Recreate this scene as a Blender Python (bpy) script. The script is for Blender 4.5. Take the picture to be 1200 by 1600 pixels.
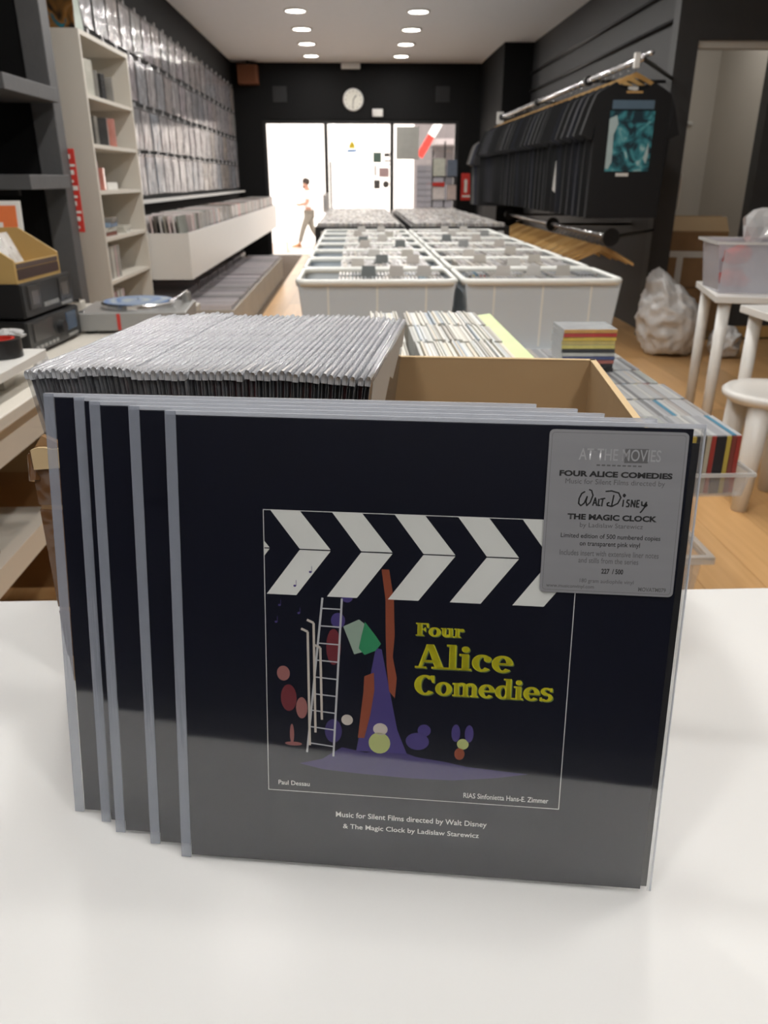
import bpy, bmesh, math, random
from mathutils import Vector, Matrix, noise as mnoise
random.seed(7)
for o in list(bpy.data.objects): bpy.data.objects.remove(o)
S = bpy.context.scene
COL = S.collection
R = math.radians

# ------------------------------------------------------------------ camera, world, sun, exposure
CAM_H = 1.20
F_PX = 1215.0
PITCH = math.atan(520 / F_PX)
YAW = math.atan(47 / math.hypot(520, F_PX))
cam = bpy.data.cameras.new('camera'); cam_o = bpy.data.objects.new('camera', cam); COL.objects.link(cam_o)
cam.sensor_fit = 'VERTICAL'; cam.sensor_height = 36; cam.lens = 36 * F_PX / 1600
cam.clip_start = 0.01; cam.clip_end = 200
cam_o.location = (0, 0, CAM_H); cam_o.rotation_euler = (math.pi / 2 - PITCH, 0, -YAW)
cam.dof.use_dof = True; cam.dof.focus_distance = 0.56; cam.dof.aperture_fstop = 12.5
S.camera = cam_o

w = bpy.data.worlds.new('sky'); S.world = w; w.use_nodes = True
bg = w.node_tree.nodes['Background']; bg.inputs[0].default_value = (1.0, 0.93, 0.88, 1); bg.inputs[1].default_value = 2.4
sun = bpy.data.lights.new('sun', 'SUN'); sun.energy = 5.5; sun.angle = R(1); sun.color = (1, .95, .9)
sun_o = bpy.data.objects.new('sun', sun); COL.objects.link(sun_o); sun_o.rotation_euler = (R(48), 0, R(-25))
S.view_settings.view_transform = 'Standard'; S.view_settings.look = 'None'
S.view_settings.exposure = 0.28; S.view_settings.gamma = 1; S.view_settings.use_curve_mapping = False
LAMP_W = 8

# pixel of the photograph -> point of the place, on a plane at a given depth / height
FW = Vector((math.sin(YAW) * math.cos(PITCH), math.cos(YAW) * math.cos(PITCH), -math.sin(PITCH)))
RT = Vector((math.cos(YAW), -math.sin(YAW), 0)); UP = RT.cross(FW)
def ray(x, y): return FW + RT * ((x - 600) / F_PX) + UP * ((800 - y) / F_PX)
def at_y(x, y, Y): r = ray(x, y); return Vector((0, 0, CAM_H)) + r * (Y / r.y)
def at_z(x, y, Z): r = ray(x, y); return Vector((0, 0, CAM_H)) + r * ((Z - CAM_H) / r.z)

# ------------------------------------------------------------------ helpers
def new_mat(name):
    m = bpy.data.materials.new(name); m.use_nodes = True
    return m, m.node_tree, m.node_tree.nodes['Principled BSDF']
def mat(name, col, rough=.5, metal=0, var=.12, scale=12, spec=.5, bump=0, bscale=60, emit=None, alpha=None, coat=0, stretch=None):
    m, nt, b = new_mat(name); N, L = nt.nodes, nt.links
    tc = N.new('ShaderNodeTexCoord'); src = tc.outputs['Object']
    if stretch:
        mp = N.new('ShaderNodeMapping'); mp.inputs['Scale'].default_value = stretch; L.new(src, mp.inputs['Vector']); src = mp.outputs['Vector']
    nz = N.new('ShaderNodeTexNoise'); nz.inputs['Scale'].default_value = scale; nz.inputs['Detail'].default_value = 4
    L.new(src, nz.inputs['Vector'])
    mx = N.new('ShaderNodeMix'); mx.data_type = 'RGBA'
    mx.inputs[6].default_value = (*[c * (1 - var) for c in col], 1); mx.inputs[7].default_value = (*[min(1, c * (1 + var)) for c in col], 1)
    L.new(nz.outputs['Fac'], mx.inputs[0]); L.new(mx.outputs[2], b.inputs['Base Color'])
    b.inputs['Roughness'].default_value = rough; b.inputs['Metallic'].default_value = metal; b.inputs['Specular IOR Level'].default_value = spec
    if coat: b.inputs['Coat Weight'].default_value = coat; b.inputs['Coat Roughness'].default_value = .08
    if bump:
        n2 = N.new('ShaderNodeTexNoise'); n2.inputs['Scale'].default_value = bscale; L.new(src, n2.inputs['Vector'])
        bp = N.new('ShaderNodeBump'); bp.inputs['Strength'].default_value = bump; bp.inputs['Distance'].default_value = .01
        L.new(n2.outputs['Fac'], bp.inputs['Height']); L.new(bp.outputs['Normal'], b.inputs['Normal'])
    if emit: b.inputs['Emission Color'].default_value = (*emit[0], 1); b.inputs['Emission Strength'].default_value = emit[1]
    if alpha is not None: b.inputs['Alpha'].default_value = alpha
    return m
def palette(name, cols, rough=.4, coat=0, noise=0.0, nscale=6):
    """every object that carries it takes one of the colours at random"""
    m, nt, b = new_mat(name); N, L = nt.nodes, nt.links
    oi = N.new('ShaderNodeObjectInfo'); cr = N.new('ShaderNodeValToRGB'); cr.color_ramp.interpolation = 'CONSTANT'
    el = cr.color_ramp.elements
    while len(el) < len(cols): el.new(.5)
    for i, c in enumerate(cols): el[i].position = i / len(cols); el[i].color = (*c, 1)
    L.new(oi.outputs['Random'], cr.inputs[0]); out = cr.outputs[0]
    if noise:
        tc = N.new('ShaderNodeTexCoord'); ad = N.new('ShaderNodeVectorMath'); ad.operation = 'ADD'
        L.new(tc.outputs['Object'], ad.inputs[0]); L.new(oi.outputs['Location'], ad.inputs[1])
        nz = N.new('ShaderNodeTexNoise'); nz.inputs['Scale'].default_value = nscale; nz.inputs['Detail'].default_value = 3; L.new(ad.outputs[0], nz.inputs['Vector'])
        c2 = N.new('ShaderNodeValToRGB'); c2.color_ramp.elements[0].position = .45; c2.color_ramp.elements[1].position = .6
        L.new(nz.outputs['Fac'], c2.inputs[0])
        mx = N.new('ShaderNodeMix'); mx.data_type = 'RGBA'; mx.blend_type = 'MULTIPLY'; mx.inputs[0].default_value = noise
        L.new(out, mx.inputs[6]); L.new(c2.outputs[0], mx.inputs[7]); out = mx.outputs[2]
    L.new(out, b.inputs['Base Color']); b.inputs['Roughness'].default_value = rough
    if coat: b.inputs['Coat Weight'].default_value = coat
    return m
def film(name, ior=1.5, milk=0.0, milk_col=(.8, .82, .88), rough=.03, wrinkle=0.0, wscale=(1, 1, 1)):
    """thin clear plastic: see-through with fresnel gloss and, if milky, some scattered white"""
    m = bpy.data.materials.new(name); m.use_nodes = True; nt = m.node_tree; N, L = nt.nodes, nt.links
    N.remove(N['Principled BSDF']); out = N['Material Output']
    tr = N.new('ShaderNodeBsdfTransparent'); gl = N.new('ShaderNodeBsdfGlossy'); gl.inputs['Roughness'].default_value = rough
    fr = N.new('ShaderNodeFresnel')       # a film reflects alike from both of its sides
    ge = N.new('ShaderNodeNewGeometry'); mv = N.new('ShaderNodeMix'); mv.data_type = 'FLOAT'; mv.inputs[2].default_value = ior; mv.inputs[3].default_value = 1/ior
    L.new(ge.outputs['Backfacing'], mv.inputs[0]); L.new(mv.outputs[0], fr.inputs['IOR'])
    base = tr.outputs[0]
    if milk:
        df = N.new('ShaderNodeBsdfDiffuse'); df.inputs['Color'].default_value = (*milk_col, 1)
        m1 = N.new('ShaderNodeMixShader'); m1.inputs[0].default_value = milk; L.new(base, m1.inputs[1]); L.new(df.outputs[0], m1.inputs[2]); base = m1.outputs[0]
    m2 = N.new('ShaderNodeMixShader'); L.new(fr.outputs[0], m2.inputs[0]); L.new(base, m2.inputs[1]); L.new(gl.outputs[0], m2.inputs[2])
    L.new(m2.outputs[0], out.inputs['Surface'])
    if wrinkle:
        tc = N.new('ShaderNodeTexCoord'); oi = N.new('ShaderNodeObjectInfo'); ad = N.new('ShaderNodeVectorMath'); ad.operation = 'ADD'
        L.new(tc.outputs['Object'], ad.inputs[0]); L.new(oi.outputs['Location'], ad.inputs[1])
        mp = N.new('ShaderNodeMapping'); mp.inputs['Scale'].default_value = wscale; L.new(ad.outputs[0], mp.inputs['Vector'])
        nz = N.new('ShaderNodeTexNoise'); nz.inputs['Scale'].default_value = 1; nz.inputs['Detail'].default_value = 2; L.new(mp.outputs['Vector'], nz.inputs['Vector'])
        bp = N.new('ShaderNodeBump'); bp.inputs['Strength'].default_value = wrinkle; bp.inputs['Distance'].default_value = .03
        L.new(nz.outputs['Fac'], bp.inputs['Height']); L.new(bp.outputs['Normal'], gl.inputs['Normal']); L.new(bp.outputs['Normal'], fr.inputs['Normal'])
    return m

class MB:
    def __init__(s): s.v = []; s.f = []; s.mi = []; s.cur = 0
    def add(s, vs, fs):
        b = len(s.v); s.v += [tuple(p) for p in vs]; s.f += [tuple(b + i for i in f) for f in fs]; s.mi += [s.cur] * len(fs); return s
    def box(s, x0, x1, y0, y1, z0, z1, M=None):
        vs = [Vector(p) for p in ((x0,y0,z0),(x1,y0,z0),(x1,y1,z0),(x0,y1,z0),(x0,y0,z1),(x1,y0,z1),(x1,y1,z1),(x0,y1,z1))]
        if M: vs = [M @ p for p in vs]
        return s.add(vs, [(0,3,2,1),(4,5,6,7),(0,1,5,4),(1,2,6,5),(2,3,7,6),(3,0,4,7)])
    def frustum(s, a, b, z0, z1, M=None):   # a, b = (x0,x1,y0,y1) at z0 and z1
        vs = [Vector(p) for p in ((a[0],a[2],z0),(a[1],a[2],z0),(a[1],a[3],z0),(a[0],a[3],z0),(b[0],b[2],z1),(b[1],b[2],z1),(b[1],b[3],z1),(b[0],b[3],z1))]
        if M: vs = [M @ p for p in vs]
        return s.add(vs, [(0,3,2,1),(4,5,6,7),(0,1,5,4),(1,2,6,5),(2,3,7,6),(3,0,4,7)])
    def prism(s, pts, a, b, axis='y', M=None):
        n = len(pts)
        mk = {'y': lambda p, t: (p[0], t, p[1]), 'z': lambda p, t: (p[0], p[1], t), 'x': lambda p, t: (t, p[0], p[1])}[axis]
        vs = [Vector(mk(p, a)) for p in pts] + [Vector(mk(p, b)) for p in pts]
        if M: vs = [M @ p for p in vs]
        return s.add(vs, [tuple(range(n)), tuple(range(2*n-1, n-1, -1))] + [(i, i+n, (i+1) % n + n, (i+1) % n) for i in range(n)])
    def poly(s, pts): return s.add(pts, [tuple(range(len(pts)))])
    def cyl(s, p0, p1, r0, r1=None, n=16):
        r1 = r0 if r1 is None else r1; p0, p1 = Vector(p0), Vector(p1); d = (p1 - p0).normalized()
        a = d.orthogonal().normalized(); b = d.cross(a); vs = []
        for p, r in ((p0, r0), (p1, r1)):
            for i in range(n): t = 2*math.pi*i/n; vs.append(p + a*(r*math.cos(t)) + b*(r*math.sin(t)))
        return s.add(vs, [tuple(range(n-1, -1, -1)), tuple(range(n, 2*n))] + [(i, (i+1) % n, (i+1) % n + n, i+n) for i in range(n)])
    def tube(s, path, r, n=8):
        path = [Vector(p) for p in path]; vs = []; up = Vector((0.13, 0.21, 1)).normalized()
        for i, p in enumerate(path):
            d = (path[min(i+1, len(path)-1)] - path[max(i-1, 0)]).normalized()
            a = d.cross(up)
            a = a.normalized() if a.length > 1e-4 else d.orthogonal().normalized()
            b = d.cross(a)
            rr = r[i] if isinstance(r, (list, tuple)) else r
            for k in range(n): t = 2*math.pi*k/n; vs.append(p + a*(rr*math.cos(t)) + b*(rr*math.sin(t)))
        m = len(path); fs = [tuple(range(n-1, -1, -1)), tuple(range((m-1)*n, m*n))]
        for i in range(m-1):
            for k in range(n): fs.append((i*n+k, i*n+(k+1) % n, (i+1)*n+(k+1) % n, (i+1)*n+k))
        return s.add(vs, fs)
    def lathe(s, prof, n=24, c=(0, 0, 0)):
        vs = []; m = len(prof)
        for r, z in prof:
            for k in range(n): t = 2*math.pi*k/n; vs.append((c[0]+max(r, 1e-5)*math.cos(t), c[1]+max(r, 1e-5)*math.sin(t), c[2]+z))
        fs = [tuple(range(n-1, -1, -1)), tuple(range((m-1)*n, m*n))]
        for i in range(m-1):
            for k in range(n): fs.append((i*n+k, i*n+(k+1) % n, (i+1)*n+(k+1) % n, (i+1)*n+k))
        return s.add(vs, fs)
    def mesh(s, name, mats, smooth=False):
        me = bpy.data.meshes.new(name); me.from_pydata(s.v, [], s.f)
        for m in (mats if isinstance(mats, (list, tuple)) else [mats]): me.materials.append(m)
        me.polygons.foreach_set('material_index', s.mi)
        if smooth: me.polygons.foreach_set('use_smooth', [True]*len(s.f))
        me.update(); return me
    def build(s, name, mats, parent=None, loc=None, rot=None, smooth=False, bevel=0, seg=2):
        o = obj(name, s.mesh(name, mats, smooth), parent, loc, rot)
        if bevel: b = o.modifiers.new('bevel', 'BEVEL'); b.width = bevel; b.segments = seg; b.limit_method = 'ANGLE'
        return o
def obj(name, me, parent=None, loc=None, rot=None):
    o = bpy.data.objects.new(name, me); COL.objects.link(o)
    if parent: o.parent = parent
    if loc is not None: o.location = loc
    if rot is not None: o.rotation_euler = rot
    return o
def tag(o, label, cat, group=None, kind=None):
    o['label'] = label; o['category'] = cat
    if group: o['group'] = group
    if kind: o['kind'] = kind
    return o
def thing(name, label, cat, loc=(0, 0, 0), rot=(0, 0, 0), group=None):
    return tag(obj(name, None, None, loc, rot), label, cat, group)
def struct(o): o['kind'] = 'structure'; return o
def dup(root, loc=None, rot=None, label=None, group=None):
    r = root.copy(); COL.objects.link(r)
    if loc is not None: r.location = loc
    if rot is not None: r.rotation_euler = rot
    if label: r['label'] = label
    if group: r['group'] = group
    for ch in root.children:
        c = ch.copy(); COL.objects.link(c); c.parent = r
        for g in ch.children: d = g.copy(); COL.objects.link(d); d.parent = c
    return r
ORD = ['first', 'second', 'third', 'fourth', 'fifth', 'sixth', 'seventh', 'eighth', 'ninth', 'tenth']

# ------------------------------------------------------------------ materials
M = {}
M['dark_wall'] = mat('dark_wall_paint', (.0048, .0048, .005), .7, bump=.15, bscale=40, spec=.2)
M['grey_wall'] = mat('grey_wall_paint', (.048, .048, .049), .55, bump=.12, bscale=40)
M['pilaster'] = mat('pilaster_paint', (.085, .085, .087), .55, bump=.12, bscale=40)
M['wall_r'] = mat('dark_grey_wall_paint', (.030, .030, .031), .55, bump=.12, bscale=40)
M['ceiling'] = mat('ceiling_paint', (.83, .84, .86), .8, var=.02)
M['cream_wall'] = mat('cream_wall_paint', (.55, .51, .45), .7, var=.05, scale=3)
M['white'] = mat('white_laminate', (.74, .73, .70), .3, var=.02)
M['counter'] = mat('white_counter', (.69, .69, .68), .22, var=.02, scale=3)
M['cream'] = mat('cream_board', (.62, .585, .52), .45, var=.03, scale=5)
M['black'] = mat('black_plastic', (.012, .012, .013), .35)
M['black_metal'] = mat('black_metal', (.015, .015, .016), .4, metal=.3)
M['chrome'] = mat('chrome', (.75, .75, .76), .22, metal=1)
M['card'] = mat('cardboard', (.40, .27, .14), .8, var=.07, scale=4, bump=.08, bscale=30)
M['card_out'] = mat('cardboard_outside', (.30, .17, .075), .6, var=.25, scale=9, bump=.15, bscale=25)
M['tape'] = mat('brown_packing_tape', (.12, .055, .022), .2, var=.3, scale=30, bump=.5, bscale=35)
M['kraft_edge'] = mat('pale_cardboard_edge', (.55, .40, .22), .8)
M['paper'] = mat('white_paper', (.72, .70, .66), .7, var=.06)
M['tub'] = mat('grey_translucent_tub', (.58, .64, .69), .35, var=.06, scale=2)
M['tub_rim'] = mat('white_tub_rim', (.80, .81, .77), .35, var=.03)
M['red'] = mat('red_print', (.55, .035, .025), .4)
M['orange'] = mat('orange_print', (.70, .16, .035), .5)
M['teal'] = mat('teal_print', (.03, .24, .28), .6, var=.5, scale=14)
M['hanger_wood'] = palette('hanger_wood', [(.60, .37, .14), (.50, .29, .10), (.66, .43, .18), (.44, .25, .09), (.57, .34, .12)], .4)
M['wood_light'] = mat('pale_wood', (.58, .35, .13), .4, var=.15, scale=8, stretch=(6, 1, 1))
M['pine'] = mat('pine_box', (.50, .33, .12), .5, var=.1, scale=6)
M['silver'] = mat('silver_plastic', (.34, .34, .33), .35, metal=.35)
M['film'] = film('clear_film', 1.5)
M['glass'] = film('window_glass', 1.45)
M['clear_tub'] = film('clear_tub', 1.5, milk=.22, milk_col=(.85, .85, .84), rough=.15)

# planks: every plank takes its own shade
def plank_mat():
    m, nt, b = new_mat('oak_laminate'); N, L = nt.nodes, nt.links
    oi = N.new('ShaderNodeObjectInfo'); tc = N.new('ShaderNodeTexCoord'); ad = N.new('ShaderNodeVectorMath')
    L.new(tc.outputs['Object'], ad.inputs[0]); L.new(oi.outputs['Location'], ad.inputs[1])
    mp = N.new('ShaderNodeMapping'); mp.inputs['Scale'].default_value = (28, 1.5, 1); L.new(ad.outputs[0], mp.inputs['Vector'])
    nz = N.new('ShaderNodeTexNoise'); nz.inputs['Scale'].default_value = 1.6; nz.inputs['Detail'].default_value = 5; L.new(mp.outputs['Vector'], nz.inputs['Vector'])
    mx = N.new('ShaderNodeMix'); mx.data_type = 'RGBA'; mx.inputs[6].default_value = (.50, .275, .11, 1); mx.inputs[7].default_value = (.68, .42, .19, 1); L.new(nz.outputs['Fac'], mx.inputs[0])
    hs = N.new('ShaderNodeHueSaturation'); mr = N.new('ShaderNodeMapRange'); mr.inputs[3].default_value = .82; mr.inputs[4].default_value = 1.15
    L.new(oi.outputs['Random'], mr.inputs[0]); L.new(mr.outputs[0], hs.inputs['Value']); L.new(mx.outputs[2], hs.inputs['Color']); L.new(hs.outputs[0], b.inputs['Base Color'])
    b.inputs['Roughness'].default_value = .32
    return m
M['plank'] = plank_mat()

# ------------------------------------------------------------------ the room
CEIL = 2.89; YB = 14.1; XL = -1.9; XR = 2.45; Y0 = -2.0; XN = 3.7
fl = struct(MB().box(XL-.1, XN+.1, Y0-.1, YB+.3, -.06, -.012).build('floor', mat('floor_base', (.10, .06, .03), .8)))
pm = [MB().box(.0008, .1992, .0008, ln-.0008, -.012, 0).mesh('plank', M['plank']) for ln in (1.38, .69)]
nx = int((XN - XL) / .2 + .5)
for i in range(nx):
    x = XL + i*.2
    if x > 2.5: ymax = 6.4
    else: ymax = YB + .2
    y = Y0; first = random.random() < .5
    while y < ymax - .3:
        me = pm[1] if first or y + 1.38 > ymax + .1 else pm[0]
        first = False
        hidden = (.2 < x < 1.5 and y > 9.2) or (x < -1.05 and y > 4.5)      # under racks and crates nothing of it shows
        if not hidden: obj('plank', me, fl, (x, y, 0))
        y += 1.38 if me is pm[0] else .69
struct(MB().box(XL-.1, XN+.1, Y0-.1, YB+.3, CEIL, CEIL+.1).build('ceiling', M['ceiling']))
struct(MB().box(XL-.12, XL, Y0, YB+.2, -.06, CEIL).build('wall_left', M['dark_wall']))
struct(MB().box(XL, XN, Y0-.12, Y0, 1.40, CEIL).build('wall_rear', M['ceiling']))  # unseen upper wall, kept white to bounce light onto the record fronts
struct(MB().box(XL, XN, Y0-.12, Y0+.02, -.06, 1.40).build('wall_rear_darkener', M['dark_wall']))  # unseen dark lower wall, added so the front record reflects something dark
struct(MB().box(XN, XN+.12, Y0, 6.4, -.06, CEIL).build('wall_right_near', M['dark_wall']))
wr = struct(MB().box(XR, XR+.05, 6.5, 12.0, -.06, CEIL).build('wall_right', M['wall_r']))
struct(MB().box(2.05, 2.5, 12.0, YB, -.06, CEIL).build('wall_right_step', M['dark_wall']))
# partition with the store-room door
pw = MB().box(2.33, 2.49, 6.38, 6.5, -.06, CEIL).box(2.49, 3.07, 6.38, 6.5, 2.12, CEIL).box(3.07, XN, 6.38, 6.5, -.06, CEIL)
pt = struct(pw.build('wall_partition', M['grey_wall']))
dfm = struct(MB().box(2.49, 3.07, 6.40, 6.48, 2.07, 2.12).build('door_1', M['cream']))
MB().box(2.492, 2.50, 6.365, 6.38, 1.00, 1.24).build('door_latch_strip', M['paper'], dfm)
# store room behind it
sr = MB().box(XR+.05, 3.72, 8.6, 8.7, -.06, CEIL).box(3.6, 3.72, 6.5, 8.6, -.06, CEIL).box(XR+.05, XR+.055, 6.5, 8.6, 0, CEIL)
struct(sr.build('wall_store_room', M['cream_wall']))
struct(MB().box(XR+.05, 3.72, 6.4, 8.7, -.06, 0).build('floor_store_room', mat('store_floor', (.30, .2, .1), .6)))
struct(MB().box(XR+.05, 3.72, 6.5, 8.7, CEIL, CEIL+.1).build('ceiling_store_room', M['ceiling']))
# left pilaster
struct(MB().box(XL, -1.635, 4.52, 4.62, 0, CEIL).build('wall_pilaster_left', M['dark_wall']))
struct(MB().box(-1.635, -1.52, 4.50, 4.62, 0, CEIL).build('trim_2', M['pilaster'], bevel=.004))
# end wall with shopfront opening
DX0, DX1, DZ = -1.465, 1.73, 2.09
struct(MB().box(XL, DX0, YB, YB+.2, -.06, CEIL).box(DX1, 2.5, YB, YB+.2, -.06, CEIL).box(DX0, DX1, YB, YB+.2, DZ, CEIL).build('wall_end', M['dark_wall']))
ff = struct(MB().box(DX0, DX1, YB+.04, YB+.12, DZ-.06, DZ).build('window_1', M['black_metal']))
for x in (DX0+.02, -.45, .635, DX1-.03):
    MB().box(x-.03, x+.03, YB+.04, YB+.12, 0, DZ-.06).build('window_post', M['black_metal'], ff)
MB().box(-.42, .605, YB+.075, YB+.083, .02, DZ-.06).build('window_pane', M['glass'], ff)
MB().box(.665, DX1-.06, YB+.075, YB+.083, .02, DZ-.06).build('window_pane', M['glass'], ff)
struct(MB().box(DX0, DX1, YB, YB+.4, -.06, .004).build('floor_threshold', mat('pale_threshold', (.6, .57, .53), .5)))
# conduits on the right wall
for z0, nm in ((2.52, 'upper'), (2.30, 'lower')):
    tag(MB().tube([(XR-.02, 6.5, z0), (XR-.02, 9.5, z0), (XR-.02, 11.95, z0)], .016).build('wall_pipe', M['black_metal'], smooth=True),
        'black pipe running along the dark wall over the t-shirts, %s of two' % nm, 'pipe')
# trim strip
struct(MB().box(XN-.62, XN-.02, 6.35, 6.38, 0, .09).build('baseboard_right', M['wood_light']))

# ------------------------------------------------------------------ ceiling lights
lamp_em = mat('lamp_diffuser', (.9, .9, .85), .5, emit=((1, .93, .82), 14))
lampring = MB().lathe([(.105, 0), (.130, 0), (.130, -.012), (.108, -.016), (.105, 0)], 28).mesh('trim_ring', M['white'], True)
lampdisc = MB().lathe([(.106, -.002), (.106, -.009), (.08, -.011)], 24).mesh('diffuser', lamp_em)
def downlight(x, y, label, z=CEIL, w=LAMP_W):
    t = thing('ceiling_downlight', label, 'ceiling light', (x, y, z), group='recessed downlights')
    obj('trim_ring', lampring, t); obj('diffuser', lampdisc, t)
    l = bpy.data.lights.new('downlight', 'AREA'); l.shape = 'DISK'; l.size = .17; l.energy = w; l.color = (1, .985, .965)
    lo = bpy.data.objects.new('downlight_lamp', l); COL.objects.link(lo); lo.parent = t; lo.location = (0, 0, -.02)
for k in range(14):
    for x, side in ((-.61, 'record wall'), (.73, 'clothes rail')):
        downlight(x, 13.3 - 1.12*k, 'round recessed ceiling light, %s from the end wall in the row nearer the %s' % (ORD[k], side) if k < 4 else 'round recessed ceiling light over the counter end of the shop')
downlight(3.05, 7.4, 'added ceiling light out of view, brightening the store room', w=5)  # unseen lamp put in to light the cream walls

# ------------------------------------------------------------------ counter
CT = .742
t = thing('shop_counter', 'glossy white counter table carrying the boxed records', 'counter', (0, 0, 0))
MB().box(-1.15, 1.45, .19, .82, CT-.03, CT).build('counter_top', M['counter'], t, bevel=.003)
for x in (-1.05, 1.35):
    for y in (.25, .76): MB().box(x-.03, x+.03, y-.03, y+.03, 0, CT-.03).build('leg', M['white'], t)
MB().box(-1.02, 1.32, .25, .27, CT-.11, CT-.03).build('apron', M['white'], t)

# ------------------------------------------------------------------ lettering
DG = None
def text_mesh(s, box, mat_, name, parent, y, bold=0.0, shear=0, fit_w=True):
    """flat lettering in the x-z plane of its parent, fitted into box (x0,x1,z0,z1)"""
    c = bpy.data.curves.new('lettering', 'FONT'); c.body = s; c.size = 1; c.offset = bold; c.shear = shear; c.resolution_u = 3
    o = bpy.data.objects.new('lettering', c); COL.objects.link(o)
    dg = bpy.context.evaluated_depsgraph_get(); dg.update()
    me = bpy.data.meshes.new_from_object(o.evaluated_get(dg))
    bpy.data.objects.remove(o)
    xs = [v.co.x for v in me.vertices]; ys = [v.co.y for v in me.vertices]
    x0, x1, y0, y1 = min(xs), max(xs), min(ys), max(ys)
    X0, X1, Z0, Z1 = box
    for v in me.vertices:
        u = (v.co.x - x0) / (x1 - x0); k = (v.co.y - y0) / (y1 - y0)
        v.co = (X0 + (X1 - X0)*u, y, Z0 + (Z1 - Z0)*k)
    me.materials.clear(); me.materials.append(mat_)
    return obj(name, me, parent)
def ring(cx, cy, rx, ry, tv, th, a0=0, a1=360, n=20):
    q = []
    for i in range(n):
        A, B = R(a0 + (a1-a0)*i/n), R(a0 + (a1-a0)*(i+1)/n)
        q.append([(cx+rx*math.cos(A), cy+ry*math.sin(A)), (cx+rx*math.cos(B), cy+ry*math.sin(B)),
                  (cx+(rx-tv)*math.cos(B), cy+(ry-th)*math.sin(B)), (cx+(rx-tv)*math.cos(A), cy+(ry-th)*math.sin(A))])
    return q
def rc(x0, x1, y0, y1): return [(x0, y0), (x1, y0), (x1, y1), (x0, y1)]
def disc(cx, cy, r, ry=None, n=16): return [(cx+r*math.cos(2*math.pi*i/n), cy+(ry or r)*math.sin(2*math.pi*i/n)) for i in range(n)]
SERIF = {
 'o': (ring(.27, .25, .27, .26, .15, .07), .57),
 'c': (ring(.25, .25, .25, .26, .15, .07, 55, 318) + [disc(.385, .375, .085)], .49),
 'e': (ring(.26, .25, .26, .26, .15, .07, 0, 318) + [rc(.08, .5, .225, .285)], .54),
 'u': ([rc(.06, .2, .14, .5), rc(0, .2, .44, .5), rc(.37, .51, 0, .5), rc(.29, .51, .44, .5), rc(.37, .59, 0, .06)] + ring(.24, .17, .18, .18, .13, .08, 180, 345), .61),
 'r': ([rc(.06, .2, 0, .5), rc(0, .28, 0, .06), rc(0, .2, .44, .5), disc(.345, .41, .085), [(.19, .3), (.3, .42), (.36, .5), (.26, .48), (.19, .4)]], .44),
 'F': ([rc(.08, .26, 0, .72), rc(0, .35, 0, .06), rc(0, .56, .655, .72), [(.56, .72), (.49, .66), (.53, .47), (.57, .47)], rc(.26, .42, .34, .41), [(.43, .24), (.39, .34), (.39, .41), (.43, .51)]], .59),
 'A': ([[(.27, .74), (.43, .74), (.69, .05), (.49, .05)], [(.27, .74), (.35, .74), (.14, .05), (.07, .05)], rc(.17, .53, .19, .26), rc(-.02, .25, 0, .06), rc(.41, .77, 0, .06)], .77),
 'l': ([rc(.07, .22, 0, .76), rc(0, .29, 0, .06), rc(0, .22, .70, .76)], .31),
 'i': ([rc(.07, .22, 0, .5), rc(0, .29, 0, .06), rc(0, .22, .44, .5), disc(.145, .64, .09)], .31),
 'C': (ring(.36, .36, .36, .38, .2, .08, 48, 318) + [[(.55, .73), (.55, .6), (.61, .46), (.65, .46), (.65, .73)]], .7),
 'm': ([rc(.06, .19, 0, .5), rc(0, .19, .44, .5), rc(0, .25, 0, .06), rc(.36, .49, 0, .36), rc(.31, .54, 0, .06), rc(.66, .79, 0, .36), rc(.61, .85, 0, .06)] + ring(.3, .34, .19, .18, .13, .09, 0, 150) + ring(.6, .34, .19, .18, .13, .09, 0, 150), .87),
 'd': (ring(.25, .25, .25, .26, .15, .07) + [rc(.36, .51, 0, .76), rc(.28, .51, .70, .76), rc(.36, .59, 0, .06)], .61),
 's': (ring(.2, .365, .18, .145, .1, .06, 35, 270) + ring(.2, .145, .2, .155, .11, .065, -145, 90) + [rc(.33, .38, .36, .5), rc(0, .05, .0, .14), [(.08, .34), (.3, .2), (.33, .24), (.14, .36)]], .42),
}
def serif_word(s, box, mats, name, parent, y, dx=0, dz=0):
    b = MB(); x = 0; P = []
    for ch in s:
        polys, adv = SERIF[ch]
        for p in polys: P.append([(x + q[0], q[1]) for q in p])
        x += adv + .015
    xs = [q[0] for p in P for q in p]; x0, x1 = min(xs), max(xs); hgt = .74
    X0, X1, Z0, Z1 = box
    for i, p in enumerate(P):
        for e_ in (-.00032, 0, .00032):      # a little fatter than drawn
            b.poly([(X0 + (X1-X0)*(q[0]-x0)/(x1-x0) + dx + e_, y - i*2e-8, Z0 + (Z1-Z0)*q[1]/hgt + dz) for q in p])
    return b.build(name, mats, parent)
def ribbon(lines, wd, y, mats, name, parent, box):
    b = MB(); X0, X1, Z0, Z1 = box
    for ln in lines:
        pts = [(X0 + (X1-X0)*p[0], Z0 + (Z1-Z0)*p[1]) for p in ln]
        for i in range(len(pts)-1):
            (ax, az), (bx, bz) = pts[i], pts[i+1]; d = math.hypot(bx-ax, bz-az) or 1e-9; nx_, nz_ = -(bz-az)/d*wd/2, (bx-ax)/d*wd/2
            b.poly([(ax+nx_, y, az+nz_), (bx+nx_, y, bz+nz_), (bx-nx_, y, bz-nz_), (ax-nx_, y, az-nz_)])
            if i: b.poly([(q[0], y, q[1]) for q in disc(ax, az, wd/2, None, 8)])
    return b.build(name, mats, parent)

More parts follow.
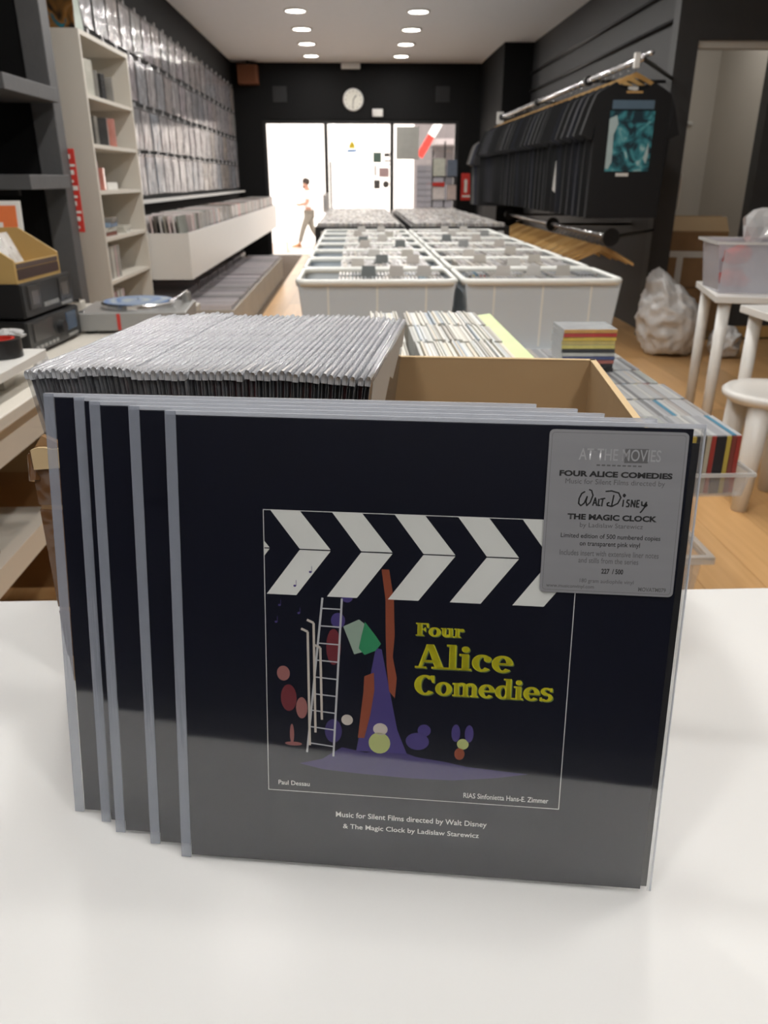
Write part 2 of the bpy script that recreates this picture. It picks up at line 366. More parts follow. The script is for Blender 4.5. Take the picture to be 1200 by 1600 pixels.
# ------------------------------------------------------------------ the five sleeved records leaning on the box
M['jacket'] = mat('navy_black_card', (.003, .004, .013), .35, var=.1, spec=.3)
M['insert'] = mat('black_inner_sleeve', (.006, .006, .008), .5)
M['front_film'] = film('glossy_outer_sleeve', 1.72, milk=.003, rough=.06)
M['seam'] = film('milky_sleeve_seam', 1.45, milk=.42, milk_col=(.36, .39, .46), rough=.12, wrinkle=.25, wscale=(400, 400, 12))
M['seam_clear'] = film('clear_sleeve_margin', 1.5, milk=.14, milk_col=(.75, .77, .8), rough=.08, wrinkle=.2, wscale=(300, 300, 10))
M['bright_edge'] = film('bright_sleeve_edge', 1.6, milk=.55, milk_col=(.75, .78, .85), rough=.1)
def sh(u, v): return (u + .0095*v)     # the sleeves are a touch out of square
def slab(b, pts, y0, y1):               # pts (u,v) in metres, front at y0
    return b.prism([(sh(u, v), v) for u, v in pts], y0, y1, 'y')
def record(loc, yaw, lean, label, width=.335):
    t = thing('vinyl_record', label, 'record', loc, (R(-lean), 0, R(yaw)), 'records leaning on the box')
    W_, H_ = width, .3255
    j = slab(MB(), [(.0075, .0015), (.328, .0015), (.328, .3225), (.0075, .3225)], -.0035, -.0005).build('jacket', M['jacket'], t)
    slab(MB(), [(.3285, .003), (.3325, .003), (.3325, .314), (.3285, .314)], -.0022, -.0012).build('inner_sleeve', M['insert'], t)
    # outer sleeve: front sheet, back sheet, folded seam, clear margin at the mouth, welded top edge
    sl = slab(MB(), [(0.0, 0), (W_, 0), (W_, H_), (0.0, H_)], -.00395, -.0039).build('outer_sleeve', M['front_film'], t)
    slab(MB(), [(0, 0), (.0072, 0), (.0072, H_), (0, H_)], -.0046, -.0040).build('sleeve_seam', M['seam'], sl)
    slab(MB(), [(.3328, 0), (W_, 0), (W_, H_), (.3328, H_)], -.0030, -.0022).build('sleeve_margin', M['seam_clear'], sl)
    slab(MB(), [(0, .3230), (W_, .3230), (W_, H_), (0, H_)], -.0032, .0002).build('sleeve_top_edge', M['bright_edge'], sl)
    b = MB().cyl((sh(W_, 0), -.0025, 0), (sh(W_, H_), -.0025, H_), .0007, n=8)
    b.build('sleeve_weld', M['bright_edge'], sl)
    return t, j
RB = [((-.1325, .434), -7.45, 10.0), ((-.158, .447), -7.3, 9.7), ((-.187, .459), -7.2, 9.8), ((-.201, .470), -7.2, 9.9), ((-.225, .4815), -7.0, 9.8)]
RLAB = ['dark navy sleeved record with silver sticker and yellow title, foremost on the white counter',
        'dark navy sleeved record directly behind the one with the silver sticker',
        'dark navy sleeved record, third in the leaning row, between its two neighbours',
        'dark navy sleeved record, fourth in the leaning row, with the narrowest strip showing',
        'dark navy sleeved record at the back of the leaning row, against the cardboard box']
recs = []
for (xy, yw, ln), lb in zip(RB, RLAB):
    recs.append(record((xy[0], xy[1], CT+.0012), yw, ln, lb))
rec, jk = recs[0]
# --- print on the front cover (y = just proud of the card)
YP = -.00358
ink = {k: mat('ink_' + k, c, .45, var=.06) for k, c in dict(white=(.80, .81, .78), grey=(.55, .56, .58), yellow=(.85, .80, .02), shadow=(.22, .30, .08),
        purple=(.045, .03, .15), violet=(.07, .05, .22), green=(.03, .28, .12), pale_green=(.34, .44, .36), rust=(.30, .07, .03), pink=(.34, .13, .12), dark_red=(.17, .02, .03), cream=(.62, .56, .50), lime=(.50, .55, .22)).items()}
def S_(pts): return [(sh0(u, v), YP, v) for u, v in pts]
def sh0(u, v): return u
m_ = .001
FX0, FX1, FZ0, FZ1 = .0655, .2685, .0592, .2633
fb = MB()
for a_ in ((FX0, FX1, FZ1-.0005, FZ1), (FX0, FX1, FZ0, FZ0+.0005), (FX0, FX0+.0005, FZ0, FZ1), (FX1-.0005, FX1, FZ0, FZ1)):
    fb.poly([(a_[0], YP, a_[2]), (a_[1], YP, a_[2]), (a_[1], YP, a_[3]), (a_[0], YP, a_[3])])
fb.build('cover_frame_line', ink['white'], jk)
# clapper stripes
zt, zm, zb = .2628, .2372, .2055
def clip(poly, x0, x1):
    def cut(p, f, g):
        o = []
        for i in range(len(p)):
            a, b = p[i], p[(i+1) % len(p)]
            if f(a): o.append(a)
            if f(a) != f(b): o.append(g(a, b))
        return o
    def gx(X): return lambda a, b: (X, a[1] + (b[1]-a[1])*(X-a[0])/(b[0]-a[0]))
    p = cut(poly, lambda q: q[0] >= x0, gx(x0)); return cut(p, lambda q: q[0] <= x1, gx(x1)) if p else p
for i in range(-1, 6):
    x = .0705 + i*.0405
    up = clip([(x, zt), (x+.0195, zt), (x+.0395, zm+.0004), (x+.019, zm+.0004)], FX0, FX1)
    dn = clip([(x+.019, zm-.0004), (x+.0395, zm-.0004), (x+.0165, zb), (x-.0035, zb)], FX0, FX1)
    for q in (up, dn):
        if len(q) > 2: MB().poly(S_(q)).build('clapper_stripe', ink['white'], jk)
serif_word('Four', (.1672, .1985, .1812, .1905), ink['shadow'], 'title_shadow', jk, YP+.00003, .0006, -.0006)
serif_word('Four', (.1672, .1985, .1812, .1905), ink['yellow'], 'title_lettering', jk, YP)
serif_word('Alice', (.1672, .2315, .1582, .1755), ink['shadow'], 'title_shadow', jk, YP+.00003, .0007, -.0007)
serif_word('Alice', (.1672, .2315, .1582, .1755), ink['yellow'], 'title_lettering', jk, YP)
serif_word('Comedies', (.1672, .2585, .1392, .1535), ink['shadow'], 'title_shadow', jk, YP+.00003, .0007, -.0007)
serif_word('Comedies', (.1672, .2585, .1392, .1535), ink['yellow'], 'title_lettering', jk, YP)
text_mesh('Paul Dessau', (.0729, .0952, .0640, .0675), ink['white'], 'cover_lettering', jk, YP, .01)
text_mesh('RIAS Sinfonietta Hans-E. Zimmer', (.203, .261, .0632, .0672), ink['white'], 'cover_lettering', jk, YP, .01)
text_mesh('Music for Silent Films directed by Walt Disney', (.1139, .2200, .0400, .0455), ink['white'], 'cover_lettering', jk, YP, .012)
text_mesh('& The Magic Clock by Ladislaw Starewicz', (.1190, .2150, .0312, .0362), ink['white'], 'cover_lettering', jk, YP, .012)
# plain stand-in for the drawing: ladder, tipped bucket, spilled paint and loose colour shapes
def art(name, pts, k, dy=0): return MB().poly([(u, YP + .00006 - dy, v) for u, v in pts]).build(name, ink[k], jk)
art('paint_puddle', [(.088, .0815), (.104, .086), (.118, .096), (.135, .093), (.152, .098), (.170, .092), (.188, .090), (.205, .087), (.228, .0855), (.246, .0845), (.225, .080), (.195, .076), (.165, .0755), (.130, .0765), (.105, .078)], 'purple')
art('paint_stream', [(.1405, .171), (.1445, .170), (.150, .142), (.156, .112), (.163, .094), (.128, .094), (.133, .125), (.137, .150)], 'violet', .00001)
art('colour_band', [(.1435, .226), (.1485, .226), (.1520, .205), (.1530, .180), (.1520, .165), (.1550, .150), (.1540, .135), (.1500, .140), (.1480, .158), (.1470, .180), (.1465, .205)], 'rust', .00002)
art('colour_band', [(.1330, .150), (.1395, .153), (.1400, .140), (.1375, .122), (.1335, .104), (.1290, .104), (.1310, .124), (.1325, .138)], 'rust', .00002)
lad = MB()
def bar(b, p, q, wd, y):
    d = math.hypot(q[0]-p[0], q[1]-p[1]); nx_, nz_ = -(q[1]-p[1])/d*wd/2, (q[0]-p[0])/d*wd/2
    b.poly([(p[0]+nx_, y, p[1]+nz_), (q[0]+nx_, y, q[1]+nz_), (q[0]-nx_, y, q[1]-nz_), (p[0]-nx_, y, p[1]-nz_)])
L0, L1, L2, L3 = (.1045, .2045), (.0935, .0905), (.1175, .2045), (.1120, .0885)
bar(lad, L0, L1, .0014, YP); bar(lad, L2, L3, .0014, YP)
for k in range(9):
    f_ = (k + .6) / 9.2
    bar(lad, tuple(a + (b-a)*f_ for a, b in zip(L0, L1)), tuple(a + (b-a)*f_ for a, b in zip(L2, L3)), .0009, YP)
lad.build('drawn_ladder', ink['grey'], jk)
art('bucket_drawing', [(.1185, .1850), (.1290, .1905), (.1360, .1850), (.1330, .1680), (.1260, .1655)], 'pale_green', .00003)
art('bucket_drawing', [(.1330, .1890), (.1400, .1800), (.1440, .1740), (.1405, .1690), (.1330, .1655), (.1290, .1700), (.1310, .1800)], 'green', .00004)
for (px, pz, r1, r2, kk) in ((.0775, .149, .0045, .0055, 'pink'), (.081, .131, .0055, .0100, 'dark_red'), (.090, .124, .004, .008, 'pink'), (.083, .104, .0015, .0075, 'pink'), (.084, .0965, .006, .0015, 'pink'),
                             (.112, .170, .0050, .0130, 'dark_red'), (.115, .189, .0048, .0055, 'violet'), (.121, .206, .004, .004, 'violet'), (.112, .108, .006, .009, 'purple'), (.1215, .117, .004, .004, 'cream'),
                             (.144, .101, .0075, .0080, 'lime'), (.1445, .1115, .005, .0045, 'cream'), (.170, .104, .008, .0065, 'violet'), (.1745, .1125, .0045, .0045, 'violet'), (.196, .112, .0030, .0065, 'violet'), (.205, .112, .003, .0065, 'violet'), (.201, .104, .0040, .004, 'lime'), (.199, .0965, .0035, .0045, 'rust')):
    art('colour_spot', disc(px, pz, r1, r2, 18), kk, .00005)
for k, (a_, z_) in enumerate(((.0955, .200), (.0995, .2065), (.104, .189))):
    b = MB(); bar(b, (a_, .096 + .01*k), (a_-.001, z_-.02), .0016, YP-.00002); bar(b, (a_-.001, z_-.02), (a_-.0055, z_-.018), .0016, YP-.00002)
    b.build('drawn_pipe', ink['cream'], jk)
for q in ((.0755, .198), (.086, .212), (.0965, .222), (.073, .186), (.0885, .193)):
    b = MB(); bar(b, (q[0]+.0009, q[1]), (q[0]+.0009, q[1]+.004), .0003, YP-.00002); b.poly([(u, YP-.00002, v) for u, v in disc(q[0], q[1], .0010, .0008, 8)])
    b.build('music_note', ink['violet'], jk)
# --- silver sticker on the sleeve
M['sticker'] = mat('silver_sticker', (.30, .30, .315), .34, metal=.25, var=.08, scale=3, stretch=(3, 1, 30))
M['sticker_ink'] = mat('sticker_ink', (.012, .012, .013), .5)
M['sticker_fade'] = mat('sticker_faded_ink', (.11, .108, .112), .5)
M['emboss'] = mat('sticker_emboss', (.5, .5, .52), .3, metal=.5)
def rrect(x0, x1, z0, z1, r, n=5):
    p = []
    for cx, cz, a in ((x1-r, z1-r, 0), (x0+r, z1-r, 90), (x0+r, z0+r, 180), (x1-r, z0+r, 270)):
        for i in range(n+1): t_ = R(a + 90*i/n); p.append((cx + r*math.cos(t_), cz + r*math.sin(t_)))
    return p
YS = -.0049
SX0, SX1, SZ0, SZ1 = .2455, .3285, .2162, .3205
st = MB().prism(rrect(SX0, SX1, SZ0, SZ1, .003), YS, YS+.0008, 'y').build('sticker', M['sticker'], rec); st['label'] = 'brushed silver sticker with black print'
YT = YS - .00006
b = MB(); o_ = rrect(SX0+.0016, SX1-.0016, SZ0+.0016, SZ1-.0016, .002); i_ = rrect(SX0+.0018, SX1-.0018, SZ0+.0018, SZ1-.0018, .0018)
for k in range(len(o_)): k2 = (k+1) % len(o_); b.poly([(o_[k][0], YT, o_[k][1]), (o_[k2][0], YT, o_[k2][1]), (i_[k2][0], YT, i_[k2][1]), (i_[k][0], YT, i_[k][1])])
b.build('sticker_border', M['sticker_fade'], st)
cx = (SX0+SX1)/2
def line(s, z0, z1, wd, k='sticker_ink', bold=0, dx=0): text_mesh(s, (cx-wd/2+dx, cx+wd/2+dx, z0, z1), M[k], 'sticker_lettering', st, YT, bold)
MB().poly([(x, YT+.00002, z) for x, z in ((.2915, .3010), (.3055, .3012), (.3055, .3100), (.2915, .3098))]).build('sticker_block', M['sticker_fade'], st)
line('AT THE MOVIES', .3022, .3095, .0490, 'emboss', .008, dx=.0015)
ribbon([[(k/9, .5), ((k+.7)/9, .5)] for k in range(9)], .0009, YT, M['sticker_fade'], 'sticker_fine_print', st, (cx-.012, cx+.016, .2985, .3000))
line('FOUR ALICE COMEDIES', .2918, .2955, .0680, 'sticker_ink', .045)
line('Music for Silent Films directed by', .2862, .2905, .0600, 'sticker_fade')
line('THE MAGIC CLOCK', .2645, .2683, .0545, 'sticker_ink', .045)
line('by Ladislaw Starewicz', .2588, .2628, .0385, 'sticker_fade')
line('Limited edition of 500 numbered copies', .2518, .2557, .0610, 'sticker_ink', .008)
line('on transparent pink vinyl', .2468, .2509, .0370, 'sticker_ink', .008)
line('Includes insert with extensive liner notes', .2412, .2448, .0610, 'sticker_fade', .004)
line('and stills from the series', .2366, .2401, .0370, 'sticker_fade', .004)
line('227  / 500', .2298, .2332, .0135, 'sticker_ink', .03, dx=.003)
line('180 gram audiophile vinyl', .2228, .2262, .0335, 'sticker_fade', .004)
line('www.musiconvinyl.com', .2190, .2220, .0300, 'sticker_fade', .012, dx=-.0225)
line('MOVATM079', .2192, .2220, .0170, 'sticker_fade', .02, dx=.0285)
sig = [[(285,500),(262,512),(247,540),(246,568),(262,580),(285,565),(302,528),(296,556),(304,578),(326,560),(342,520),(330,494),(312,488)], [(345,578),(360,534),(374,578)], [(350,562),(370,562)],
       [(386,538),(384,576),(399,574)], [(394,540),(430,534)], [(413,538),(409,580)],
       [(428,496),(470,492),(520,502),(538,528),(520,560),(480,578),(448,574),(446,562),(462,556)], [(488,514),(478,578)], [(558,538),(556,578)], [(552,516),(560,508),(568,514),(562,522),(552,516)],
       [(602,540),(586,540),(582,552),(600,562),(596,576),(578,576)], [(614,578),(616,540),(638,576),(640,538)], [(672,540),(654,540),(652,576),(672,576)], [(653,558),(668,557)],
       [(686,544),(688,566),(704,568),(720,546)], [(720,546),(706,580),(690,600),(680,608)], [(700,572),(718,556),(724,566),(706,578)]]
ribbon([[((x-240)/485, (610-y)/125) for x, y in l_] for l_ in sig], .0009, YT, M['sticker_ink'], 'sticker_signature', st, (cx-.0215, cx+.0205, .2700, .2842))

# ------------------------------------------------------------------ cardboard box and the records in it
BX, BY, BYAW = -.285, .655, R(-7.0)
BW, BD, BH = .535, .335, .258
t = thing('cardboard_box', 'open cardboard box on the counter half filled with records', 'box', (BX, BY, CT), (0, 0, BYAW))
tk = .006
MB().box(0, BW, 0, BD, 0, .005).build('box_floor', M['card'], t)
fw_ = MB()      # front wall, its corner torn down at the left
fw_.prism([(0, .005), (BW, .005), (BW, BH), (.05, BH-.004), (.03, BH-.012), (.012, BH-.004), (0, BH-.02)], 0, tk, 'y')
fw_.build('box_side', M['card_out'], t)
MB().box(0, BW, BD-tk, BD, .005, BH).build('box_side', M['card'], t)
MB().box(BW-tk, BW, tk, BD-tk, .005, BH).build('box_side', M['card'], t)
MB().prism([(tk, .005), (BD-tk, .005), (BD-tk, BH), (.12, BH-.004), (.06, BH-.015), (tk, BH-.028)], 0, tk, 'x').build('box_side', M['card_out'], t)
MB().box(0, BW, BD-tk-.0004, BD+.0004, BH, BH+.0012).box(BW-tk-.0004, BW+.0004, 0, BD, BH, BH+.0012).build('box_rim', M['kraft_edge'], t)
Mf = Matrix.Translation((0, -.001, BH-.002)) @ Matrix.Rotation(R(35), 4, 'X')
MB().box(.10, BW-.10, -.1665, 0, -.006, 0, Mf).build('box_flap', M['card'], t)
for z in (.03, .085, .135, .19):
    MB().box(-.0008, .060, -.0012, 0, z, z+.05).box(-.0012, 0, -.0008, .2, z, z+.05).build('packing_tape', M['tape'], t)
jag = lambda n, x0, x1, z, a_: [(x0 + (x1-x0)*i/n, z + random.uniform(-a_, a_)) for i in range(n+1)]
top = jag(6, .002, .040, BH-.014, .003); MB().prism([(.002, BH-.034), (.040, BH-.030)] + top[::-1], -.004, -.001, 'y').build('torn_edge', M['kraft_edge'], t)
MB().tube([(.000, -.002, BH-.045), (-.003, .008, BH-.026), (.000, .03, BH-.022), (.004, .06, BH-.014)], [.005, .0055, .004, .003], 7).build('torn_edge', M['tape'], t)

M['lp_dark'] = palette('record_cover_edge', [(.012, .012, .014), (.05, .012, .014), (.018, .02, .024), (.035, .014, .016), (.01, .01, .012)], .4)
M['lp_sleeve'] = film('record_sleeve_sheet', 1.5, milk=.25, milk_col=(.5, .52, .56), rough=.12)
M['lp_top'] = mat('record_sleeve_top', (.50, .51, .54), .14, var=.18, scale=8, stretch=(30, 6, 6), bump=.5, bscale=40, spec=.8)
LPW = .300
jme = MB().box(-.0014, .0014, .006, LPW-.004, 0, LPW).mesh('jacket', M['lp_dark'])
sm = MB().box(-.0020, -.0017, 0, LPW, 0, LPW+.002).box(.0017, .0020, 0, LPW, 0, LPW+.002).mesh('sleeve_sheets', M['lp_sleeve'])
tm = []
for q in range(3):
    b = MB(); n = 9; h0 = [random.uniform(-.0006, .0012) for _ in range(n)]; prof = [(-.0024, -.004), (-.0023, .0012), (-.0008, .0034), (.0010, .0030), (.0023, .0008), (.0024, -.004)]
    vs = []
    for i in range(n):
        for (x_, z_) in prof: vs.append((x_ + random.uniform(-.0002, .0002), LPW*i/(n-1) - (.0015 if i == 0 else 0), LPW + z_ + h0[i]*(z_ > 0)))
    m5 = len(prof); fs = [(i*m5+k, i*m5+k+1, (i+1)*m5+k+1, (i+1)*m5+k) for i in range(n-1) for k in range(m5-1)]
    fs += [tuple(range(m5)), tuple(range(n*m5-1, (n-1)*m5-1, -1))]
    tm.append(b.add(vs, fs).mesh('sleeve_top', M['lp_top'], True))
ca, sa = math.cos(BYAW), math.sin(BYAW)
def boxpt(x, y, z): return (BX + x*ca - y*sa, BY + x*sa + y*ca, CT + z)
NLP = 50
for i in range(NLP):
    f_ = i / (NLP-1)
    lean = -8.2 + 15.4*f_ + random.uniform(-.015, .015)             # left ones lean left, right ones right
    x0 = .042 + f_*.215
    lb = 'sleeved record within the row packed inside the cardboard box'
    if i == 0: lb = 'sleeved record at the outer end of the packed row, by the torn box corner'
    if i == NLP-1: lb = 'sleeved record ending the packed row, white torn paper on its face'
    r_ = thing('boxed_record', lb, 'record', boxpt(x0, .0165 + random.uniform(-.003, .003) + .004*math.sin(i//8*2.3), .0055 + .0012*(math.sin(i//8*1.7)+1)), (0, R(lean), BYAW + R(-2.0 + .25*math.sin(i*.12))), 'records packed in the box')
    obj('jacket', jme, r_); obj('sleeve_sheets', sm, r_); obj('sleeve_top', tm[i % 3], r_)
    if i == NLP-1:
        pp = [(.02, .30), (.03, .24), (.06, .20), (.07, .225), (.10, .215), (.12, .25), (.15, .235), (.18, .262), (.22, .25), (.27, .275), (.298, .27), (.298, .30)]
        MB().prism(pp, .0020, .0022, 'x').build('torn_paper', M['paper'], r_)

# ------------------------------------------------------------------ CDs and singles on the low table behind the counter
TZ = .60
t = thing('browsing_table', 'low white table under the trays of discs behind the counter', 'table', (0, 0, 0))
MB().box(-.12, .63, 1.36, 2.40, TZ-.03, TZ).build('table_top', M['white'], t, bevel=.003)
for x in (-.08, .58):
    for y in (1.41, 2.35): MB().box(x-.02, x+.02, y-.02, y+.02, 0, TZ-.03).build('leg', M['white'], t)
SPINES = [(.03, .03, .035), (.42, .40, .35), (.02, .02, .025), (.50, .38, .07), (.14, .12, .10), (.04, .04, .04), (.22, .05, .04), (.10, .11, .10), (.3, .29, .27), (.35, .05, .04), (.08, .09, .1), (.6, .58, .52), (.05, .18, .32), (.12, .10, .08), (.45, .40, .30), (.2, .22, .2)]
M['spine'] = palette('disc_spine', SPINES, .35, coat=.5)
M['case'] = mat('clear_disc_case', (.46, .47, .48), .22, var=.2, scale=30)
M['case_cols'] = palette('disc_case_top', [(.42, .43, .44), (.50, .50, .49), (.36, .37, .39), (.44, .45, .47), (.30, .31, .33), (.52, .49, .45), (.40, .42, .40), (.10, .26, .38), (.46, .47, .48), (.22, .22, .23), (.50, .51, .52), (.38, .36, .35), (.48, .48, .47), (.43, .43, .44), (.53, .53, .52), (.40, .41, .42), (.47, .46, .45)], .25, coat=.3)
def cd_mesh(tk_):
    b = MB(); b.box(0, tk_, .003, .142, 0, .125); b.cur = 1; b.box(.0004, tk_-.0004, 0, .003, .002, .123)
    return b.mesh('disc_case', [M['case_cols'], M['spine']])
CDM = [cd_mesh(.0098), cd_mesh(.0098), cd_mesh(.020)]
TRAY = [(.30, .775, 1.455, 1.615), (.30, .775, 1.618, 1.910), (.30, .775, 1.915, 2.355)]
def tray(x0, x1, y0, y1, z, hgt, label, name='storage_tray', cat='tray', m=None, group=None, fl_=.012, rw=.006):
    """open plastic tray: floor, four flared walls, lip"""
    t = thing(name, label, cat, ((x0+x1)/2, (y0+y1)/2, z), group=group)
    a, b_ = (x1-x0)/2, (y1-y0)/2
    w_ = .003; bb = MB()
    bb.box(-a, a, -b_, b_, 0, .003)
    for sx in (-1, 1):
        bb.prism([(sx*(a-w_), .003), (sx*a, .003), (sx*(a+fl_), hgt), (sx*(a+fl_-w_), hgt)], -b_, b_, 'y')
    for sy in (-1, 1):
        bb.prism([(sy*(b_-w_), .003), (sy*b_, .003), (sy*(b_+fl_*.4), hgt), (sy*(b_+fl_*.4-w_), hgt)], -a, a, 'x')
    bb.build('tray_body', m or M['clear_tub'], t)
    l_ = MB(); A, B = a+fl_, b_+fl_*.4
    l_.box(-A-rw, A+rw, -B-rw, -B, hgt-rw*.7, hgt+rw/2).box(-A-rw, A+rw, B, B+rw, hgt-rw*.7, hgt+rw/2).box(-A-rw, -A, -B, B, hgt-rw*.7, hgt+rw/2).box(A, A+rw, -B, B, hgt-rw*.7, hgt+rw/2)
    l_.build('tray_rim', M['clear_rim'], t)
    return t
M['clear_rim'] = film('tray_rim_plastic', 1.5, milk=.5, milk_col=(.78, .78, .76), rough=.2)
tray(.50, .785, 1.452, 1.608, TZ+.002, .050, 'clear plastic tray holding the front row of discs, edge over the wooden floor', group='disc trays')
ROWX = [.52, .47, .43, .36, .30, .30]
ncd = 0
for r_ in range(6):
    x = ROWX[r_]; y = 1.459 + r_*.1505
    while x < .762:
        me = random.choice(CDM[:2]) if random.random() > .07 else CDM[2]
        o = obj('compact_disc', me, None, (x, y + random.uniform(-.002, .002), TZ + (.0055 if r_ == 0 else .001)), (0, R(random.uniform(-.4, .4)), 0))
        tag(o, 'disc in a clear case filed spine outward, %s row from the counter' % ORD[r_], 'disc', 'discs filed on the low table, %s row' % ORD[r_])
        x += (.0205 if me is CDM[2] else .0104); ncd += 1
# loose stack of discs
stk = cd_mesh(.0098); sc = [(.55, .30, .10), (.45, .05, .05), (.60, .42, .08), (.50, .40, .15), (.55, .48, .15), (.03, .03, .035), (.5, .5, .48), (.06, .08, .2), (.35, .12, .10), (.015, .015, .02), (.02, .02, .022)]
for k in range(11):
    m = mat('stack_spine_colour', sc[10-k], .35, var=.25, scale=60, coat=.4)
    b = MB(); b.box(-.071, .071, -.059, .0625, 0, .0098); b.cur = 1; b.box(-.070, .070, -.0625, -.059, .0004, .0094)
    q = at_z(928, 558, TZ+.128)
    o = b.build('stacked_disc', [M['case'], m], None, (.615 + random.uniform(-.002, .002), 2.10 + random.uniform(-.002, .002), TZ+.1275 + k*.0101), (0, 0, R(random.uniform(-2, 1))))
    tag(o, 'disc case lying flat in the small stack on the filed discs, %s from its top' % (ORD[10-k] if 10-k < 10 else 'eleventh'), 'disc', 'stacked loose discs')
# singles in white sleeves
M['single'] = palette('paper_sleeve', [(.62, .61, .55), (.55, .56, .52), (.66, .64, .60), (.50, .48, .42), (.60, .62, .62), (.46, .46, .44), (.64, .58, .48), (.40, .45, .50), (.34, .32, .28)], .55)
sgm = [MB().box(0, .0035, 0, .178, 0, .178).mesh('paper_sleeve', M['single']), MB().box(0, .006, 0, .178, 0, .174).mesh('paper_sleeve', M['single'])]
SB = .72
for nm, x0, x1 in (('narrow', .035, .100), ('wide', .118, .300)):
    rt = thing('singles_riser', 'pale box raising the %s block of seven inch singles on the low table' % nm, 'box', (x0, 1.40, TZ))
    MB().box(-.004, x1-x0+.006, 0, .60, 0, SB-TZ-.002).build('riser_body', M['cream'], rt, bevel=.002)
    for r_ in range(3):
        x = x0; y = 1.405 + r_*.195
        while x < x1 - .003:
            me = random.choice(sgm); wd = .0035 if me is sgm[0] else .006
            o = obj('vinyl_single', me, None, (x, y + random.uniform(-.002, .002), SB), (0, R(random.uniform(-.5, .5)), 0))
            tag(o, 'seven inch single in a pale paper sleeve, %s row of the %s block' % (ORD[r_], nm), 'record', 'singles in the %s block, %s row' % (nm, ORD[r_]))
            x += wd + .0007
tag(MB().prism([(0, 0), (.003, 0), (.004, .180), (.030, .186), (.085, .03), (.088, .03), (.033, .190), (0, .186)], 0, .58, 'y').build('green_sheet', mat('pale_green_sheet', (.55, .66, .30), .5), None, (.303, 1.40, SB-.02)), 'pale green folded card sheet beside the wide block of singles', 'card sheet')
# clear tub on the floor below
tray(.45, .925, 1.90, 2.26, .001, .24, 'clear plastic tub with a thick rim on the floor beyond the counter', 'storage_tub', 'tub', fl_=.03, rw=.018)

# ------------------------------------------------------------------ white tubs of discs on tables
BZ = .47; BRIM = .80; BWD, BDP = .715, .515
for cx_, nm in ((.095, 'aisle'), (.825, 'clothes rail')):
    t = thing('tub_table', 'long low table under the white tubs on the %s side' % nm, 'table', (cx_, 3.45, 0))
    MB().box(-.35, .35, 0, 4.0, BZ-.03, BZ).build('table_top', M['white'], t)
    for x in (-.31, .31):
        for y in (.06, 2, 3.94): MB().box(x-.02, x+.02, y-.02, y+.02, 0, BZ-.03).build('leg', M['white'], t)
hb = BRIM - BZ
tb = MB(); a, b_ = BWD/2, BDP/2; w_ = .004
O0, O1 = (-a+.045, a-.045, -b_+.03, b_-.03), (-a+.012, a-.012, -b_+.012, b_-.012)
tb.box(O0[0], O0[1], O0[2], O0[3], 0, .004)
for sx in (-1, 1):
    x0, x1 = (O0[1], O1[1]); tb.add([(sx*(x0-w_), O0[2], 0), (sx*x0, O0[2], 0), (sx*x0, O0[3], 0), (sx*(x0-w_), O0[3], 0), (sx*(x1-w_), O1[2], hb-.02), (sx*x1, O1[2], hb-.02), (sx*x1, O1[3], hb-.02), (sx*(x1-w_), O1[3], hb-.02)],
                                    [(0,3,2,1),(4,5,6,7),(0,1,5,4),(1,2,6,5),(2,3,7,6),(3,0,4,7)])
    y0, y1 = (O0[3], O1[3]); tb.add([(O0[0], sx*(y0-w_), 0), (O0[1], sx*(y0-w_), 0), (O0[1], sx*y0, 0), (O0[0], sx*y0, 0), (O1[0], sx*(y1-w_), hb-.02), (O1[1], sx*(y1-w_), hb-.02), (O1[1], sx*y1, hb-.02), (O1[0], sx*y1, hb-.02)],
                                    [(0,3,2,1),(4,5,6,7),(0,1,5,4),(1,2,6,5),(2,3,7,6),(3,0,4,7)])
tub_body = tb.mesh('tub_body', M['tub'])
rb_ = MB()
def rloop(x, y, r, n=5):
    p = []
    for cx2, cy2, a0 in ((x-r, y-r, 0), (-x+r, y-r, 90), (-x+r, -y+r, 180), (x-r, -y+r, 270)):
        for i in range(n+1): t_ = R(a0 + 90*i/n); p.append((cx2 + r*math.cos(t_), cy2 + r*math.sin(t_)))
    return p
prof = [(.022, hb-.022), (.002, hb-.028), (0, hb-.006), (.006, hb), (.018, hb), (.022, hb-.006)]
loops = [[(*q, z) for q in rloop(a-i, b_-i, .05)] for i, z in prof]; nl = len(loops[0])
rb_.add([p for l_ in loops for p in l_], [(k*nl+i, k*nl+(i+1) % nl, ((k+1) % len(loops))*nl+(i+1) % nl, ((k+1) % len(loops))*nl+i) for k in range(len(loops)) for i in range(nl)])
tub_rim = rb_.mesh('tub_rim', M['tub_rim'], True)
rbm = MB()
for x in (0.0,):
    rbm.add([(x-.004, O0[2]-.001, .02), (x+.004, O0[2]-.001, .02), (x+.004, O1[2]-.003, hb-.03), (x-.004, O1[2]-.003, hb-.03), (x-.004, O0[2]+.003, .02), (x+.004, O0[2]+.003, .02), (x+.004, O1[2]+.001, hb-.03), (x-.004, O1[2]+.001, hb-.03)],
            [(0,3,2,1),(4,5,6,7),(0,1,5,4),(1,2,6,5),(2,3,7,6),(3,0,4,7)])
tub_rib = rbm.mesh('tub_rib', M['tub_rim'])
card_m = [palette('divider_card', [(.55, .52, .47), (.60, .56, .52), (.35, .36, .36), (.62, .60, .57), (.20, .22, .22)], .6)]
def card_mesh(h): return MB().prism([(-.06, 0), (.06, 0), (.06, h-.045), (.035, h-.040), (.03, h), (-.03, h), (-.035, h-.040), (-.06, h-.045)], -.00075, .00075, 'y').mesh('divider_card', card_m)
card_short, card_tall = card_mesh(.168), card_mesh(.362)
